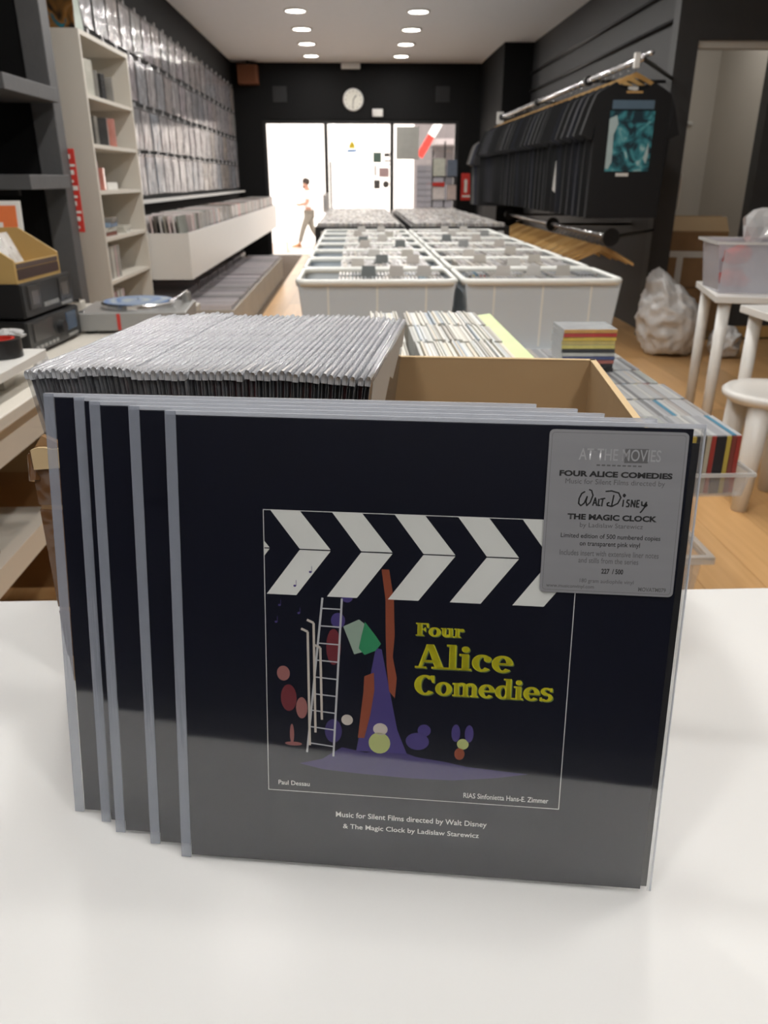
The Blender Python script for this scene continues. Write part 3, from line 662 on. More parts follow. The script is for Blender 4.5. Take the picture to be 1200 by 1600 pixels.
MASSV = [(.40, .39, .38), (.55, .53, .50), (.30, .29, .28), (.5, .46, .40), (.62, .60, .57), (.24, .22, .21), (.56, .55, .55), (.44, .42, .42), (.35, .31, .30)]
mass_m = [mat('disc_mass_%d' % i, c, .35, var=.15, scale=30) for i, c in enumerate(MASSV)]
def disc_mass(name, x0, x1, y0, y1, z0, z1, label, rows=1, tk_=.011, cat='discs', gap=.014):
    b = MB()
    for r_ in range(rows):
        ya = y0 + (y1-y0)*r_/rows; yb = y0 + (y1-y0)*(r_+1)/rows - gap; x = x0 + .004
        while x < x1 - tk_*1.8 - .008:
            t_ = tk_*random.choice((1, 1, 1, 1.8)); b.cur = random.randrange(len(mass_m)); l_ = .002 + .005*math.sin(x*9 + r_*1.3 + y0)
            h_ = z1 + random.uniform(-.006, .004)
            b.add([(x, ya, z0), (x+t_*.92, ya, z0), (x+t_*.92, yb, z0), (x, yb, z0), (x+l_, ya, h_), (x+l_+t_*.92, ya, h_), (x+l_+t_*.92, yb, h_), (x+l_, yb, h_)], [(0,3,2,1),(4,5,6,7),(0,1,5,4),(1,2,6,5),(2,3,7,6),(3,0,4,7)])
            x += t_*1.02
    o = b.build(name, mass_m); tag(o, label, cat, kind='stuff'); return o
for c_, (cx_, nm) in enumerate(((.095, 'aisle'), (.825, 'clothes rail'))):
    for r_ in range(7):
        yc = 3.49 + BDP/2 + r_*.535
        t = thing('disc_tub', 'white plastic tub of discs, %s from the counter on the %s side' % (ORD[r_], nm), 'tub', (cx_, yc, BZ), group='white tubs on tables')
        obj('tub_body', tub_body, t); obj('tub_rim', tub_rim, t)
        for x_ in (-.215, 0.0, .215): obj('tub_rib', tub_rib, t, (x_, 0, 0))
        zt_ = BRIM - .010 + .006*random.random()
        xa, xb = cx_ - .295 + (.125 if c_ == 0 else .0), cx_ + .300
        zb_ = BZ + .0045
        if r_ < 1:
            rt = thing('tub_riser', 'box inside the nearest tub on the %s side that lifts its discs' % nm, 'box', (cx_, yc, BZ+.005))
            MB().box(-.30, .30, -.21, .21, 0, zt_-.128-BZ-.006).build('riser_body', M['card'], rt)
            for q in range(2):
                x = xa
                while x < xb:
                    o = obj('tub_disc', random.choice(CDM[:2]), None, (x, yc-.195 + q*.20, zt_-.1288), (0, R(random.uniform(-.2, .2)), 0))
                    tag(o, 'cased disc standing in the nearest white tub on the %s side, %s file' % (nm, ('front', 'rear')[q]), 'disc', 'discs in the nearest tubs, %s side, %s file' % (nm, ('front', 'rear')[q]))
                    x += .0165
        else:
            disc_mass('tub_discs', xa, xb, yc-.205, yc+.205, zb_, zt_, 'cased discs filling the %s tub from the counter on the %s side' % (ORD[r_], nm), 2)
        nq = 3 if r_ < 2 else 2
        for q in range(nq):              # cards stand upright between the two files, or before the front one
            x = xa + .07 + (xb - xa - .14)*(q + random.uniform(.15, .85))/nq
            if q: x = max(x, x_last + .128)
            x = min(x, xb - .065 - .128*(nq-1-q)); x_last = x
            if r_ < 1: yq, zq, me = yc - .024 + random.uniform(-.02, .02), zt_ - .1288, card_short
            else: yq, zq, me = yc + random.choice((-.007, -.007, -.2125)), BZ + .0045, card_tall
            o = obj('divider_card', me, None, (x, yq, zq), (0, 0, R(random.uniform(-1.5, 1.5))))
            tag(o, 'tabbed divider card standing among the discs of the %s tub, %s side' % (ORD[r_], nm), 'divider card', 'divider cards, %s tub %s side' % (ORD[r_], nm))
# black disc racks beyond the tubs
for cx_, x0, x1, nm in ((0, -.36, .46, 'aisle'), (1, .52, 1.42, 'clothes rail')):
    y0, y1 = 7.55, 11.6
    t = thing('disc_rack', 'long black browsing rack beyond the white tubs on the %s side' % nm, 'rack', ((x0+x1)/2, y0, 0)); hw = (x1-x0)/2
    MB().box(-hw, hw, 0, y1-y0, .30, .56).build('rack_body', M['black'], t)
    MB().box(-hw, hw, -.02, 0, .66, .80).build('front_panel', M['black'], t)
    MB().box(-hw, -hw+.015, 0, y1-y0, .56, .80).build('side_panel', M['black'], t); MB().box(hw-.015, hw, 0, y1-y0, .56, .80).build('side_panel', M['black'], t)
    for sx in (-1, 1):
        for y in (.05, y1-y0-.05): MB().box(sx*(hw-.04)-.02, sx*(hw-.04)+.02, y-.02, y+.02, 0, .30).build('leg', M['black_metal'], t)
    for k in range(7):
        xk = -hw + .08 + k*(2*hw-.16)/6; MB().box(xk-.028, xk+.028, -.023, -.0205, .70, .765).build('price_tag', M['case_cols'], t)
    disc_mass('rack_discs', x0+.02, x1-.02, y0+.02, y1-.02, .5603, .83, 'cased discs packed in the long black rack on the %s side' % nm, 16, .014, gap=.006)

# ------------------------------------------------------------------ behind the counter
tag(MB().box(-1.85, 2.2, -1.97, .14, .001, .016).build('reflection_mat', mat('reflection_black', (.015, .015, .015), .7, bump=.2), bevel=.004), 'added black mat out of view, darkening the reflection in the front record', 'mat')  # made-up mat, unseen, hides the bright planks from the record's reflection

# ------------------------------------------------------------------ records hung on the left wall
ART = [(.40, .38, .40), (.30, .27, .30), (.46, .42, .42), (.24, .25, .29), (.40, .33, .30), (.34, .36, .40), (.50, .46, .46), (.20, .20, .22), (.45, .36, .26), (.26, .33, .40), (.38, .40, .36), (.42, .34, .37)]
M['cover'] = palette('hung_cover', ART, .4, coat=.2, noise=.55, nscale=9)
M['wall_sleeve'] = film('hung_sleeve', 1.6, milk=.26, milk_col=(.62, .59, .60), rough=.12, wrinkle=.35, wscale=(9, 13, 1.6))
M['clip'] = mat('clear_clip', (.5, .5, .5), .2)
hj = MB().box(.003, .006, -.157, .157, .006, .320).mesh('cover', M['cover'])
vs = []; ny, nz_ = 8, 5
hs = MB()
for i in range(ny+1):
    for k in range(nz_+1):
        edge = i in (0, ny) or k in (0, nz_)
        vs.append((.0075 + (0 if edge else random.uniform(.001, .007)), -.166 + .332*i/ny, .345*k/nz_))
hs.add(vs, [(i*(nz_+1)+k, (i+1)*(nz_+1)+k, (i+1)*(nz_+1)+k+1, i*(nz_+1)+k+1) for i in range(ny) for k in range(nz_)])
hsm = hs.mesh('sleeve', M['wall_sleeve'], True)
hc = MB().box(.001, .012, -.012, .012, .338, .372).mesh('hanging_clip', M['clip'])
RZ = [1.07, 1.445, 1.82, 2.195]
RNM = ['lowest', 'second lowest', 'second highest', 'top']
WLP = None
for c_ in range(24):
    y = 5.45 + c_*.366
    for r_ in range(4):
        if c_ < 3 and r_ < 3: continue                     # behind the bookcase
        if WLP is None:
            o = thing('hung_record', '', 'record', (XL+.001, y, RZ[r_]))
            obj('cover', hj, o); obj('sleeve', hsm, o); obj('hanging_clip', hc, o); WLP = o
        else: o = dup(WLP, (XL+.001, y + random.uniform(-.004, .004), RZ[r_] + random.uniform(-.006, .006)), (R(random.uniform(-1, 1)), 0, 0))
        wh = 'over the bookcase' if c_ < 3 else 'near the bookcase' if c_ < 8 else 'midway along the wall' if c_ < 16 else 'toward the street door'
        o['label'] = 'record in a shiny sleeve hung in the %s row, %s' % (RNM[r_], wh); o['group'] = 'records hung in the %s row %s' % (RNM[r_], wh)
tag(MB().box(XL, XL+.10, 6.3, 14.0, 1.005, 1.03).build('wall_ledge', M['white']), 'narrow white ledge under the hung records', 'ledge')

# ------------------------------------------------------------------ wall-hung white record crate
CX0, CX1, CY0, CY1, CZ0, CZ1 = XL, -1.25, 6.25, 13.4, .49, .825
t = thing('wall_crate', 'long white wall-mounted crate filled with records', 'crate', (CX0, CY0, CZ0))
W2, L2_, H2 = CX1-CX0, CY1-CY0, CZ1-CZ0
MB().box(W2-.02, W2, 0, L2_, 0, H2).build('crate_front', M['white'], t)
MB().box(0, W2-.02, 0, .02, 0, H2).build('crate_end', M['white'], t); MB().box(0, W2-.02, L2_-.02, L2_, 0, H2).build('crate_end', M['white'], t)
MB().box(0, W2-.02, .02, L2_-.02, .12, .14).build('crate_floor', M['white'], t)
MB().box(0, .02, .02, L2_-.02, .02, H2+.06).build('crate_back', M['white'], t)
CREC = [(.20, .19, .15), (.30, .28, .24), (.16, .12, .09), (.55, .53, .52), (.60, .50, .49), (.55, .20, .18), (.12, .11, .06), (.34, .33, .36), (.05, .05, .06), (.66, .62, .60), (.40, .37, .33), (.18, .20, .17), (.10, .09, .08), (.62, .60, .58)]
M['crate_rec'] = palette('crate_record_cover', CREC, .35, coat=.3)
crm = [MB().box(.03, .345, 0, tk_, 0, h_).mesh('sleeve', M['crate_rec']) for tk_, h_ in ((.012, .318), (.018, .322), (.024, .315))]
edm = MB().box(0, .012, 0, .315, 0, .315).mesh('sleeve', M['crate_rec'])
for k in range(17):
    tag(obj('crate_record', edm, None, (CX0+.045+k*.034, CY0+.03, CZ0+.1416), (0, R(-5+random.uniform(-1.5, 1.5)), 0)), 'record filed edge-on across the bookcase end of the white wall crate', 'record', 'records across the end of the wall crate')
y = CY0 + .42
while y < CY1 - .06:
    k = random.choice((0, 0, 1, 2)); o = obj('crate_record', crm[k], None, (CX0+W2-.385, y, CZ0+.1405), (R(7 + 2*math.sin(y*2)), 0, 0))
    far = (y - CY0) / (CY1 - CY0)
    wh = 'near its end by the bookcase' if far < .25 else 'in its middle' if far < .65 else 'near its end by the street door'
    tag(o, 'record cover standing in the long white wall crate, %s' % wh, 'record', 'records in the wall crate, %s' % wh)
    y += (.012, .018, .024)[k] + .011
# ------------------------------------------------------------------ record crates on the floor
M['crate_side'] = mat('pale_crate_board', (.46, .42, .36), .6, var=.08)
fr_cols = [(.46, .43, .45), (.34, .31, .33), (.55, .50, .52), (.28, .28, .30), (.62, .57, .58), (.40, .38, .38)]
frm = [mat('floor_record_%d' % i, c, .3, var=.15) for i, c in enumerate(fr_cols)]
for k in range(8):
    y0 = 6.24 + k*.56; x0, x1 = -1.86, -.95
    t = thing('floor_crate', 'low pale crate of records under the wall crate, %s from the bookcase' % ORD[k], 'crate', ((x0+x1)/2, y0, 0), group='record crates on the floor')
    hw = (x1-x0)/2
    MB().box(-hw, hw, 0, .015, .02, .26).build('crate_end', M['crate_side'], t); MB().box(-hw, hw, .525, .54, .02, .26).build('crate_end', M['crate_side'], t)
    MB().box(hw-.012, hw, .015, .525, .02, .26).build('crate_side', M['crate_side'], t); MB().box(-hw, -hw+.012, .015, .525, .02, .26).build('crate_side', M['crate_side'], t)
    MB().box(-hw, hw, 0, .54, 0, .02).build('crate_floor', M['crate_side'], t); MB().box(-.006, .006, .015, .525, .02, .25).build('crate_divider', M['crate_side'], t)
    b = MB()
    for half in (-1, 1):
        y = .03
        while y < .50:
            b.cur = random.randrange(len(frm)); tk_ = random.uniform(.006, .013)
            ln = .04; h_ = .335 - (.05 if half > 0 else 0) + random.uniform(-.008, .008); xa, xb = (-.435, -.02) if half < 0 else (.02, .43)
            b.add([(xa, y, .021), (xb, y, .021), (xb, y+tk_, .021), (xa, y+tk_, .021), (xa, y-ln+.045, h_), (xb, y-ln+.045, h_), (xb, y+tk_-ln+.045, h_), (xa, y+tk_-ln+.045, h_)], [(0,3,2,1),(4,5,6,7),(0,1,5,4),(1,2,6,5),(2,3,7,6),(3,0,4,7)])
            y += tk_ + .002
    o = b.build('crate_records', frm, None, ((x0+x1)/2, y0, 0)); tag(o, 'sleeved records packed in the %s floor crate from the bookcase' % ORD[k], 'records', kind='stuff')

# ------------------------------------------------------------------ white bookcase
BX0, BX1, BY0, BY1, BT = -1.89, -1.545, 5.16, 6.20, 1.985
t = thing('bookcase', 'tall cream bookcase of discs against the record wall', 'bookcase', (BX0, BY0, 0)); W3, L3 = BX1-BX0, BY1-BY0
MB().box(0, W3, 0, .025, 0, BT).build('side_panel', M['cream'], t, bevel=.001); MB().box(0, W3, L3-.025, L3, 0, BT).build('side_panel', M['cream'], t, bevel=.001)
MB().box(0, .01, .025, L3-.025, 0, BT).build('back_panel', M['cream'], t)
MB().box(0, W3, .025, L3-.025, BT-.025, BT).build('top_panel', M['cream'], t)
SHZ = [1.66, 1.395, 1.135, .86, .60, .33, .06]
for z in SHZ: MB().box(.01, W3-.004, .025, L3-.025, z-.022, z).build('shelf', M['cream'], t)
def slabthing(name, label, cat, c, size, m, rot=(0, 0, 0), bev=.001, group=None):
    o = MB().box(-size[0]/2, size[0]/2, -size[1]/2, size[1]/2, 0, size[2]).build(name, m, None, c, rot, bevel=bev); return tag(o, label, cat, group)
cols = dict(ivory=(.55, .54, .48), green=(.38, .44, .30), blue=(.22, .32, .46), charcoal=(.06, .06, .06), dim=(.22, .21, .19), maroon=(.2, .08, .06), salmon=(.55, .22, .17), lilac=(.40, .27, .28))
cm = {k: mat('case_' + k, v, .2, var=.3, scale=18, coat=.5) for k, v in cols.items()}
def onshelf(si, y, tk_, dp, h, col, label, tilt=0, name='display_case', cat='disc set'):
    return slabthing(name, label, cat, (BX1-.03-dp/2, BY0+y, SHZ[si]+.0005), (dp, tk_, h), cm[col], (0, 0, R(tilt)))
onshelf(0, .10, .05, .19, .16, 'green', 'pale green boxed set on the highest bookcase shelf', 8)
onshelf(0, .22, .10, .16, .195, 'ivory', 'ivory boxed set with blue foot, tallest on the highest bookcase shelf', -10)
o = onshelf(0, .36, .06, .17, .155, 'dim', 'olive grey disc set leaning mid shelf in the highest bay', 14)
onshelf(0, .50, .05, .15, .15, 'charcoal', 'dark slip case beside the olive set on the highest shelf', -12)
onshelf(0, .68, .04, .16, .15, 'dim', 'grey disc set at the far end of the highest shelf', 10)
onshelf(1, .10, .04, .18, .175, 'charcoal', 'black disc box at the near end of the second shelf', 5)
q = onshelf(1, .27, .03, .15, .16, 'dim', 'display case with a white figure shape on the second shelf', -25)
MB().prism([(-.02, .0), (.03, 0), (.035, .05), (.015, .085), (.02, .10), (.0, .105), (-.01, .085), (-.025, .05)], -.016, -.0165, 'y').build('cover_print', M['paper'], q)
onshelf(1, .45, .05, .16, .165, 'charcoal', 'black glossy case mid second shelf', 8)
onshelf(1, .62, .04, .16, .17, 'salmon', 'orange spotted case on the second shelf', 12)
onshelf(2, .12, .05, .17, .165, 'lilac', 'pink and orange flowered case on the third shelf', -8)
onshelf(2, .24, .05, .16, .13, 'salmon', 'orange case next to the flowered one on the third shelf', 6)
slabthing('price_card', 'small white card with a grey code on the third shelf', 'card', (BX1-.06, BY0+.48, SHZ[2]+.0005), (.02, .16, .045), M['paper'], (0, 0, R(-8)))
for k, (cc, nm) in enumerate((('maroon', 'bottom maroon'), ('ivory', 'pale'), ('blue', 'blue'), ('dim', 'top olive'))):
    slabthing('flat_case', '%s case in the pile lying on the fourth shelf' % nm, 'disc set', (BX1-.10+.006*k, BY0+.25+.02*k, SHZ[3]+.0005+k*.0275), (.13, .24-.02*k, .027), cm[cc], (0, 0, R(-4+3*k)))
for k in range(2): slabthing('flat_case', '%s pale disc case lying beside the pile on the fourth shelf' % ('lower', 'upper')[k], 'disc set', (BX1-.09, BY0+.62, SHZ[3]+.0005+k*.025), (.13, .14, .024), cm['ivory'], (0, 0, R(5-9*k)))
for k in range(9):
    onshelf(4, .07+k*.036, .03, .19, .20, ('dim', 'lilac', 'dim', 'dim', 'ivory')[k % 5], 'thin sleeve filed upright on the fifth shelf', 0, 'filed_sleeve', 'sleeve')['group'] = 'sleeves on the fifth shelf'
for k in range(8):
    onshelf(5, .07+k*.04, .032, .19, .19, ('dim', 'ivory', 'lilac', 'maroon', 'ivory')[k % 5], 'brownish sleeve filed upright on the sixth shelf', 0, 'filed_sleeve', 'sleeve')['group'] = 'sleeves on the sixth shelf'
# covers standing on the bookcase
m, nt, b_ = new_mat('teal_orange_print'); N_, L_ = nt.nodes, nt.links
tc = N_.new('ShaderNodeTexCoord'); nz = N_.new('ShaderNodeTexNoise'); nz.inputs['Scale'].default_value = 7; nz.inputs['Distortion'].default_value = 1.5; cr = N_.new('ShaderNodeValToRGB'); L_.new(tc.outputs['Object'], nz.inputs['Vector']); L_.new(nz.outputs['Fac'], cr.inputs[0])
e = cr.color_ramp.elements; e[0].position = .38; e[0].color = (.01, .01, .01, 1); e[1].position = .68; e[1].color = (.03, .25, .32, 1); x_ = e.new(.5); x_.color = (.28, .13, .03, 1); x_ = e.new(.58); x_.color = (.02, .12, .16, 1)
L_.new(cr.outputs[0], b_.inputs['Base Color']); b_.inputs['Roughness'].default_value = .3
t = thing('display_cover', 'dark cover with swirling teal and orange art on top of the bookcase', 'record', (-1.735, BY0+.06, BT+.001), (R(-8), 0, 0))
MB().box(-.158, .158, 0, .005, 0, .316).build('cover', m, t); MB().box(-.161, .161, -.0012, -.0005, 0, .32).build('sleeve', M['film'], t)
t = thing('display_cover', 'pale sea green cover in a black frame on top of the bookcase', 'record', (-1.74, BY0+.42, BT+.001), (R(-6), 0, R(62)))
MB().box(-.16, .16, 0, .008, 0, .32).build('frame', M['black'], t); MB().box(-.15, .15, -.002, 0, .01, .31).build('cover', mat('sea_green_print', (.40, .46, .40), .25, var=.35, scale=5), t)

# ------------------------------------------------------------------ red banner strip between pilaster and bookcase
t = thing('red_banner', 'narrow red hanging banner with white marks between pilaster and bookcase', 'banner', (-1.565, 4.6205, .93))
MB().box(-.05, .075, 0, .008, 0, .42).build('banner_cloth', M['red'], t, bevel=.002)
for k in range(10):
    z = .02 + k*.039; MB().box(.028, .052 + .018*((k*7) % 3)/2, -.0015, 0, z, z+.012+.01*(k % 2)).build('white_mark', M['paper'], t)
MB().box(-.05, .04, 0, .012, .42, .45).build('banner_rod', M['black'], t)

# ------------------------------------------------------------------ wall shelves at the left
for z, y0, x1, nm in ((1.555, 3.82, -1.485, 'upper'), (1.155, 3.95, -1.49, 'lower')):
    t = thing('wall_shelf', '%s thick grey shelf board on the dark wall before the pilaster' % nm, 'shelf', (XL, y0, z))
    MB().box(0, x1-XL, 0, 4.49-y0, 0, .065).build('shelf_board', M['pilaster'], t, bevel=.003)
    MB().box(.02, .05, .25, .28, -.12, 0).box(.05, .25, .25, .28, -.03, 0).build('bracket', M['black_metal'], t)

# ------------------------------------------------------------------ near-left desk, stereo, turntable
DT = .72
t = thing('white_desk', 'white desk with square legs beside the counter', 'desk', (-1.25, 1.15, 0))
MB().box(-.45, .47, 0, 1.03, DT-.03, DT).build('desk_top', M['cream'], t, bevel=.003)
MB().box(-.43, .445, .02, 1.0, DT-.12, DT-.031).build('apron', M['cream'], t)
for x in (-.40, .43):
    for y in (.06, .97): MB().box(x-.03, x+.03, y-.03, y+.03, 0, DT-.12).build('leg', M['cream'], t, bevel=.002)
MB().box(.405, .44, .08, .95, .33, .39).build('side_rail', M['cream'], t); MB().box(-.37, .405, .05, .98, .30, .32).build('lower_shelf', M['cream'], t)
MB().box(-.37, .395, .03, .045, .02, .30).build('lower_panel', M['cream'], t)
tag(MB().box(-1.45, -.88, 1.35, 1.75, .3205, .56).build('under_desk_carton', M['card_out'], bevel=.003), 'brown carton on the lower shelf of the white desk', 'box')
t = thing('white_board', 'thick white board laid across the desk on two battens', 'board', (-1.25, 1.15, DT+.0005))
for y in (.2, .8): MB().box(-.40, .38, y-.03, y+.03, 0, .045).build('batten', M['cream'], t)
MB().box(-.45, .43, -.02, .94, .045, .068).build('board_top', M['white'], t, bevel=.002)
bz = DT + .069
p = at_z(2, 548, bz+.015)
t = thing('tape_roll', 'dark roll of packing tape with red core on the white board', 'tape roll', (p.x, p.y, bz))
def annulus(r0, r1, h, n=32): return MB().lathe([(r0, 0), (r1, 0), (r1, h), (r0, h), (r0, 0)], n)
annulus(.036, .050, .045).build('tape', M['black'], t, smooth=False); annulus(.030, .0358, .046).build('core', M['red'], t)
def crumple(name, label, cat, c, size, m, seed, sub=3, rough=.35, pinch=None):
    rnd = random.Random(seed); bm = bmesh.new(); bmesh.ops.create_icosphere(bm, subdivisions=sub, radius=1)
    for v in bm.verts:
        d = 1 + rnd.uniform(-rough, rough); v.co = Vector((v.co.x*size[0]*d, v.co.y*size[1]*d, max(v.co.z, -.75)*size[2]*(1 + rnd.uniform(-rough, rough)*.6)))
        if pinch: f_ = max(0, v.co.z/size[2]); v.co.x = v.co.x*(1-.75*f_) + pinch*f_
    if sub > 3:
        for v in bm.verts:
            q_ = v.co*9 + Vector((seed, 0, 0)); v.co += v.co.normalized()*(mnoise.ridged_multi_fractal(q_, .9, 2.1, 4, 1.0, 2.0)-.9)*.035
    z0 = min(v.co.z for v in bm.verts)
    for v in bm.verts: v.co.z -= z0
    me = bpy.data.meshes.new(name); bm.to_mesh(me); bm.free(); me.materials.append(m)
    if sub > 3: me.polygons.foreach_set('use_smooth', [True]*len(me.polygons))
    return tag(obj(name, me, None, c), label, cat)
M['poly'] = film('crumpled_polythene', 1.5, milk=.45, milk_col=(.8, .8, .8), rough=.15)
M['poly_white'] = mat('white_polythene', (.62, .61, .60), .3, var=.08, spec=.6)
p = at_z(22, 527, bz); crumple('plastic_wrap', 'crumpled clear plastic at the far edge of the white board', 'plastic wrap', (p.x, p.y-.03, bz), (.04, .03, .015), M['poly'], 3)
# side table with stereo and turntable
ST = .60
t = thing('side_table', 'white table carrying the stereo and the turntable', 'table', (-1.42, 2.62, 0))
MB().box(-.46, .60, 0, 1.62, ST-.03, ST).build('table_top', M['cream'], t, bevel=.002)
for x in (-.42, .56):
    for y in (.05, 1.56): MB().box(x-.025, x+.025, y-.025, y+.025, 0, ST-.03).build('leg', M['cream'], t)
# carton tray with wrap between desk and table
p = at_z(125, 545, .62)
t = thing('carton_tray', 'shallow cardboard tray of packing scraps behind the desk', 'tray', (-.98, 2.40, 0))
MB().box(-.24, .24, -.19, .19, .40, .405).build('tray_floor', M['card'], t)
for a_ in ((-.24, .24, -.19, -.185), (-.24, .24, .185, .19), (-.24, -.235, -.185, .185), (.235, .24, -.185, .185)): MB().box(*a_, .405, .62).build('tray_side', M['card'], t)
MB().box(-.22, .22, -.17, .17, 0, .40).build('tray_pedestal', M['card_out'], t)
for k, (x, y) in enumerate(((-.98, 2.46), (-.83, 2.47), (-1.11, 2.33), (-.88, 2.31))): crumple('packing_scrap', 'crumpled clear wrap %s in the cardboard tray' % ('in the middle', 'at the far right corner', 'at the desk side', 'at the near rim')[k], 'plastic wrap', (x, y, .4055), (.048, .046, .16), M['poly'], 11+k, 2, .4)
# stereo stack
def unit(z, h, w_, d_, label, name, rot, c, kind):
    t = thing(name, label, 'stereo unit', (c[0], c[1], z), (0, 0, R(rot)))
    MB().box(-w_/2, w_/2, 0, d_, .008, h).build('casing', M['black'], t, bevel=.003)
    for x in (-w_/2+.04, w_/2-.04):
        for y in (.04, d_-.04): MB().cyl((x, y, 0), (x, y, .008), .015).build('foot', M['black'], t)
    fm = M['stereo_face']; MB().box(-w_/2+.004, w_/2-.004, -.006, 0, .012, h-.004).build('front_panel', fm, t)
    if kind == 'deck':
        for x in (-.17, .09):
            d = MB().box(x-.005, x+.085, -.011, -.006, .035, h-.012).build('cassette_door', M['stereo_door'], t)
            MB().box(x+.012, x+.068, -.0125, -.011, .05, h-.03).build('door_window', M['stereo_lit'], d)
        for k in range(5): MB().box(-.06+k*.026, -.04+k*.026, -.010, -.006, .03, .045).build('button', M['silver'], t)
        MB().box(.09, .185, -.010, -.006, .016, .026).build('button_strip', M['silver'], t)
    else:
        MB().box(-.19, -.03, -.010, -.006, .05, h-.012).build('tray_door', M['stereo_door'], t)
        MB().cyl((.035, -.006, h*.55), (.035, -.028, h*.55), .026, .024, 24).build('volume_knob', M['black'], t)
        MB().box(.10, .19, -.009, -.006, .045, h-.015).build('display', M['display'], t)
        for k in range(6): MB().box(-.19+k*.034, -.168+k*.034, -.010, -.006, .022, .034).build('button', M['silver'], t)
        MB().box(.10, .19, -.009, -.006, .02, .03).build('button_strip', M['silver'], t)
    return t
M['stereo_face'] = mat('stereo_face', (.028, .028, .028), .35); M['stereo_door'] = mat('stereo_door', (.05, .047, .045), .25); M['stereo_lit'] = mat('deck_window', (.11, .10, .095), .2)
M['display'] = mat('stereo_display', (.06, .09, .14), .15)
SC = (-1.165, 3.09); SR = 86
unit(ST+.0005, .128, .46, .32, 'black receiver with round knob at the bottom of the stereo stack', 'stereo_receiver', SR, SC, 'amp')
unit(ST+.129, .128, .43, .30, 'black twin cassette deck on top of the stereo receiver', 'cassette_deck', SR, (SC[0]-.008, SC[1]+.01), 'deck')
# wooden tray of sleeves on the stereo
WZ = ST + .2575
t = thing('wooden_tray', 'pine tray with sloping sides and dark label on the stereo', 'tray', (SC[0]-.02, SC[1]-.01, WZ), (0, 0, R(SR)))
sd = [(0, 0), (.30, 0), (.30, .17), (.14, .17), (0, .08)]
for x in (-.185, .177): MB().prism(sd, x, x+.008, 'x').build('tray_side', M['pine'], t)
MB().box(-.177, .177, 0, .30, 0, .008).build('tray_floor', M['pine'], t); MB().box(-.177, .177, .292, .30, .008, .17).build('tray_back', M['pine'], t)
MB().box(-.177, .177, 0, .008, .008, .07).build('tray_front', M['pine'], t)
MB().box(-.172, .172, -.0015, 0, .012, .047).build('front_label', mat('brown_label', (.055, .03, .025), .5), t); MB().box(-.172, .172, -.0015, 0, .050, .066).build('front_label', mat('brown_label_top', (.09, .06, .05), .5), t)
cw = Matrix.Rotation(R(SR), 4, 'Z')
for k in range(4):
    q = cw @ Vector((-.070 + .006*k, .045 + k*.0483, .0262)); o = MB().box(-.09, .09, 0, .044, 0, .15).build('plastic_pouch', film('pouch_film', 1.5, .5, (.75, .75, .73), .15, .6, (30, 30, 30)), None, (SC[0]-.02+q.x, SC[1]-.01+q.y, WZ+q.z), (R(-24), 0, R(SR)))
    tag(o, 'clear plastic pouch leaning in the pine tray, %s from its front' % ORD[k], 'pouch', 'pouches in the pine tray')
# framed print behind
t = thing('framed_print', 'orange and white print with a blue mark leaning behind the stereo', 'picture', (-1.655, 3.62, ST+.001), (R(-10), 0, R(10)))
MB().box(-.16, .20, 0, .012, 0, .52).build('backing', M['paper'], t); MB().box(-.14, .18, -.002, 0, .03, .50).build('orange_field', M['orange'], t)
MB().box(-.14, .12, -.0035, -.002, .03, .43).build('white_field', M['paper'], t); MB().prism([(-.05, .30), (.10, .28), (.02, .42)], -.005, -.0035, 'y').build('blue_mark', mat('blue_print', (.05, .12, .25), .5), t)
# turntable
t = thing('turntable', 'silver turntable with a pale blue patterned record on its platter', 'turntable', (-.955, 3.545, ST+.0005), (0, 0, R(4)))
MB().box(-.225, .225, -.19, .18, .012, .085).build('plinth', M['silver'], t, bevel=.004)
for x in (-.18, .18):
    for y in (-.14, .14): MB().cyl((x, y, 0), (x, y, .012), .025).build('foot', M['black'], t)
MB().lathe([(0, .085), (.153, .085), (.156, .091), (.156, .105), (.150, .109), (0, .109)], 48, (0, 0, 0)).build('platter', M['chrome'], t, smooth=False)
m, nt, b_ = new_mat('blue_patterned_mat'); N_, L_ = nt.nodes, nt.links
tc = N_.new('ShaderNodeTexCoord'); wv = N_.new('ShaderNodeTexWave'); wv.wave_type = 'RINGS'; wv.rings_direction = 'SPHERICAL'; wv.inputs['Scale'].default_value = 9; wv.inputs['Distortion'].default_value = 6; cr = N_.new('ShaderNodeValToRGB')
cr.color_ramp.elements[0].color = (.10, .20, .42, 1); cr.color_ramp.elements[1].color = (.40, .45, .47, 1); L_.new(tc.outputs['Object'], wv.inputs['Vector']); L_.new(wv.outputs['Fac'], cr.inputs[0]); L_.new(cr.outputs[0], b_.inputs['Base Color']); b_.inputs['Roughness'].default_value = .3
MB().lathe([(0, .1092), (.146, .1092), (.146, .112), (0, .112)], 48).build('slip_mat', m, t)
MB().cyl((0, 0, .112), (0, 0, .121), .0036).build('spindle', M['chrome'], t)
ta = MB().cyl((.19, .13, .085), (.19, .13, .125), .022).build('tonearm_base', M['silver'], t)
MB().tube([(.19, .17, .125), (.19, .13, .13), (.185, 0, .128), (.17, -.09, .124), (.15, -.11, .121)], .005).build('tonearm', M['chrome'], ta, smooth=True)
MB().box(-.215, -.195, -.17, -.15, .085, .091).build('start_button', M['chrome'], t); MB().box(-.06, -.045, -.1905, -.19, .015, .082).build('red_sticker', M['red'], t)
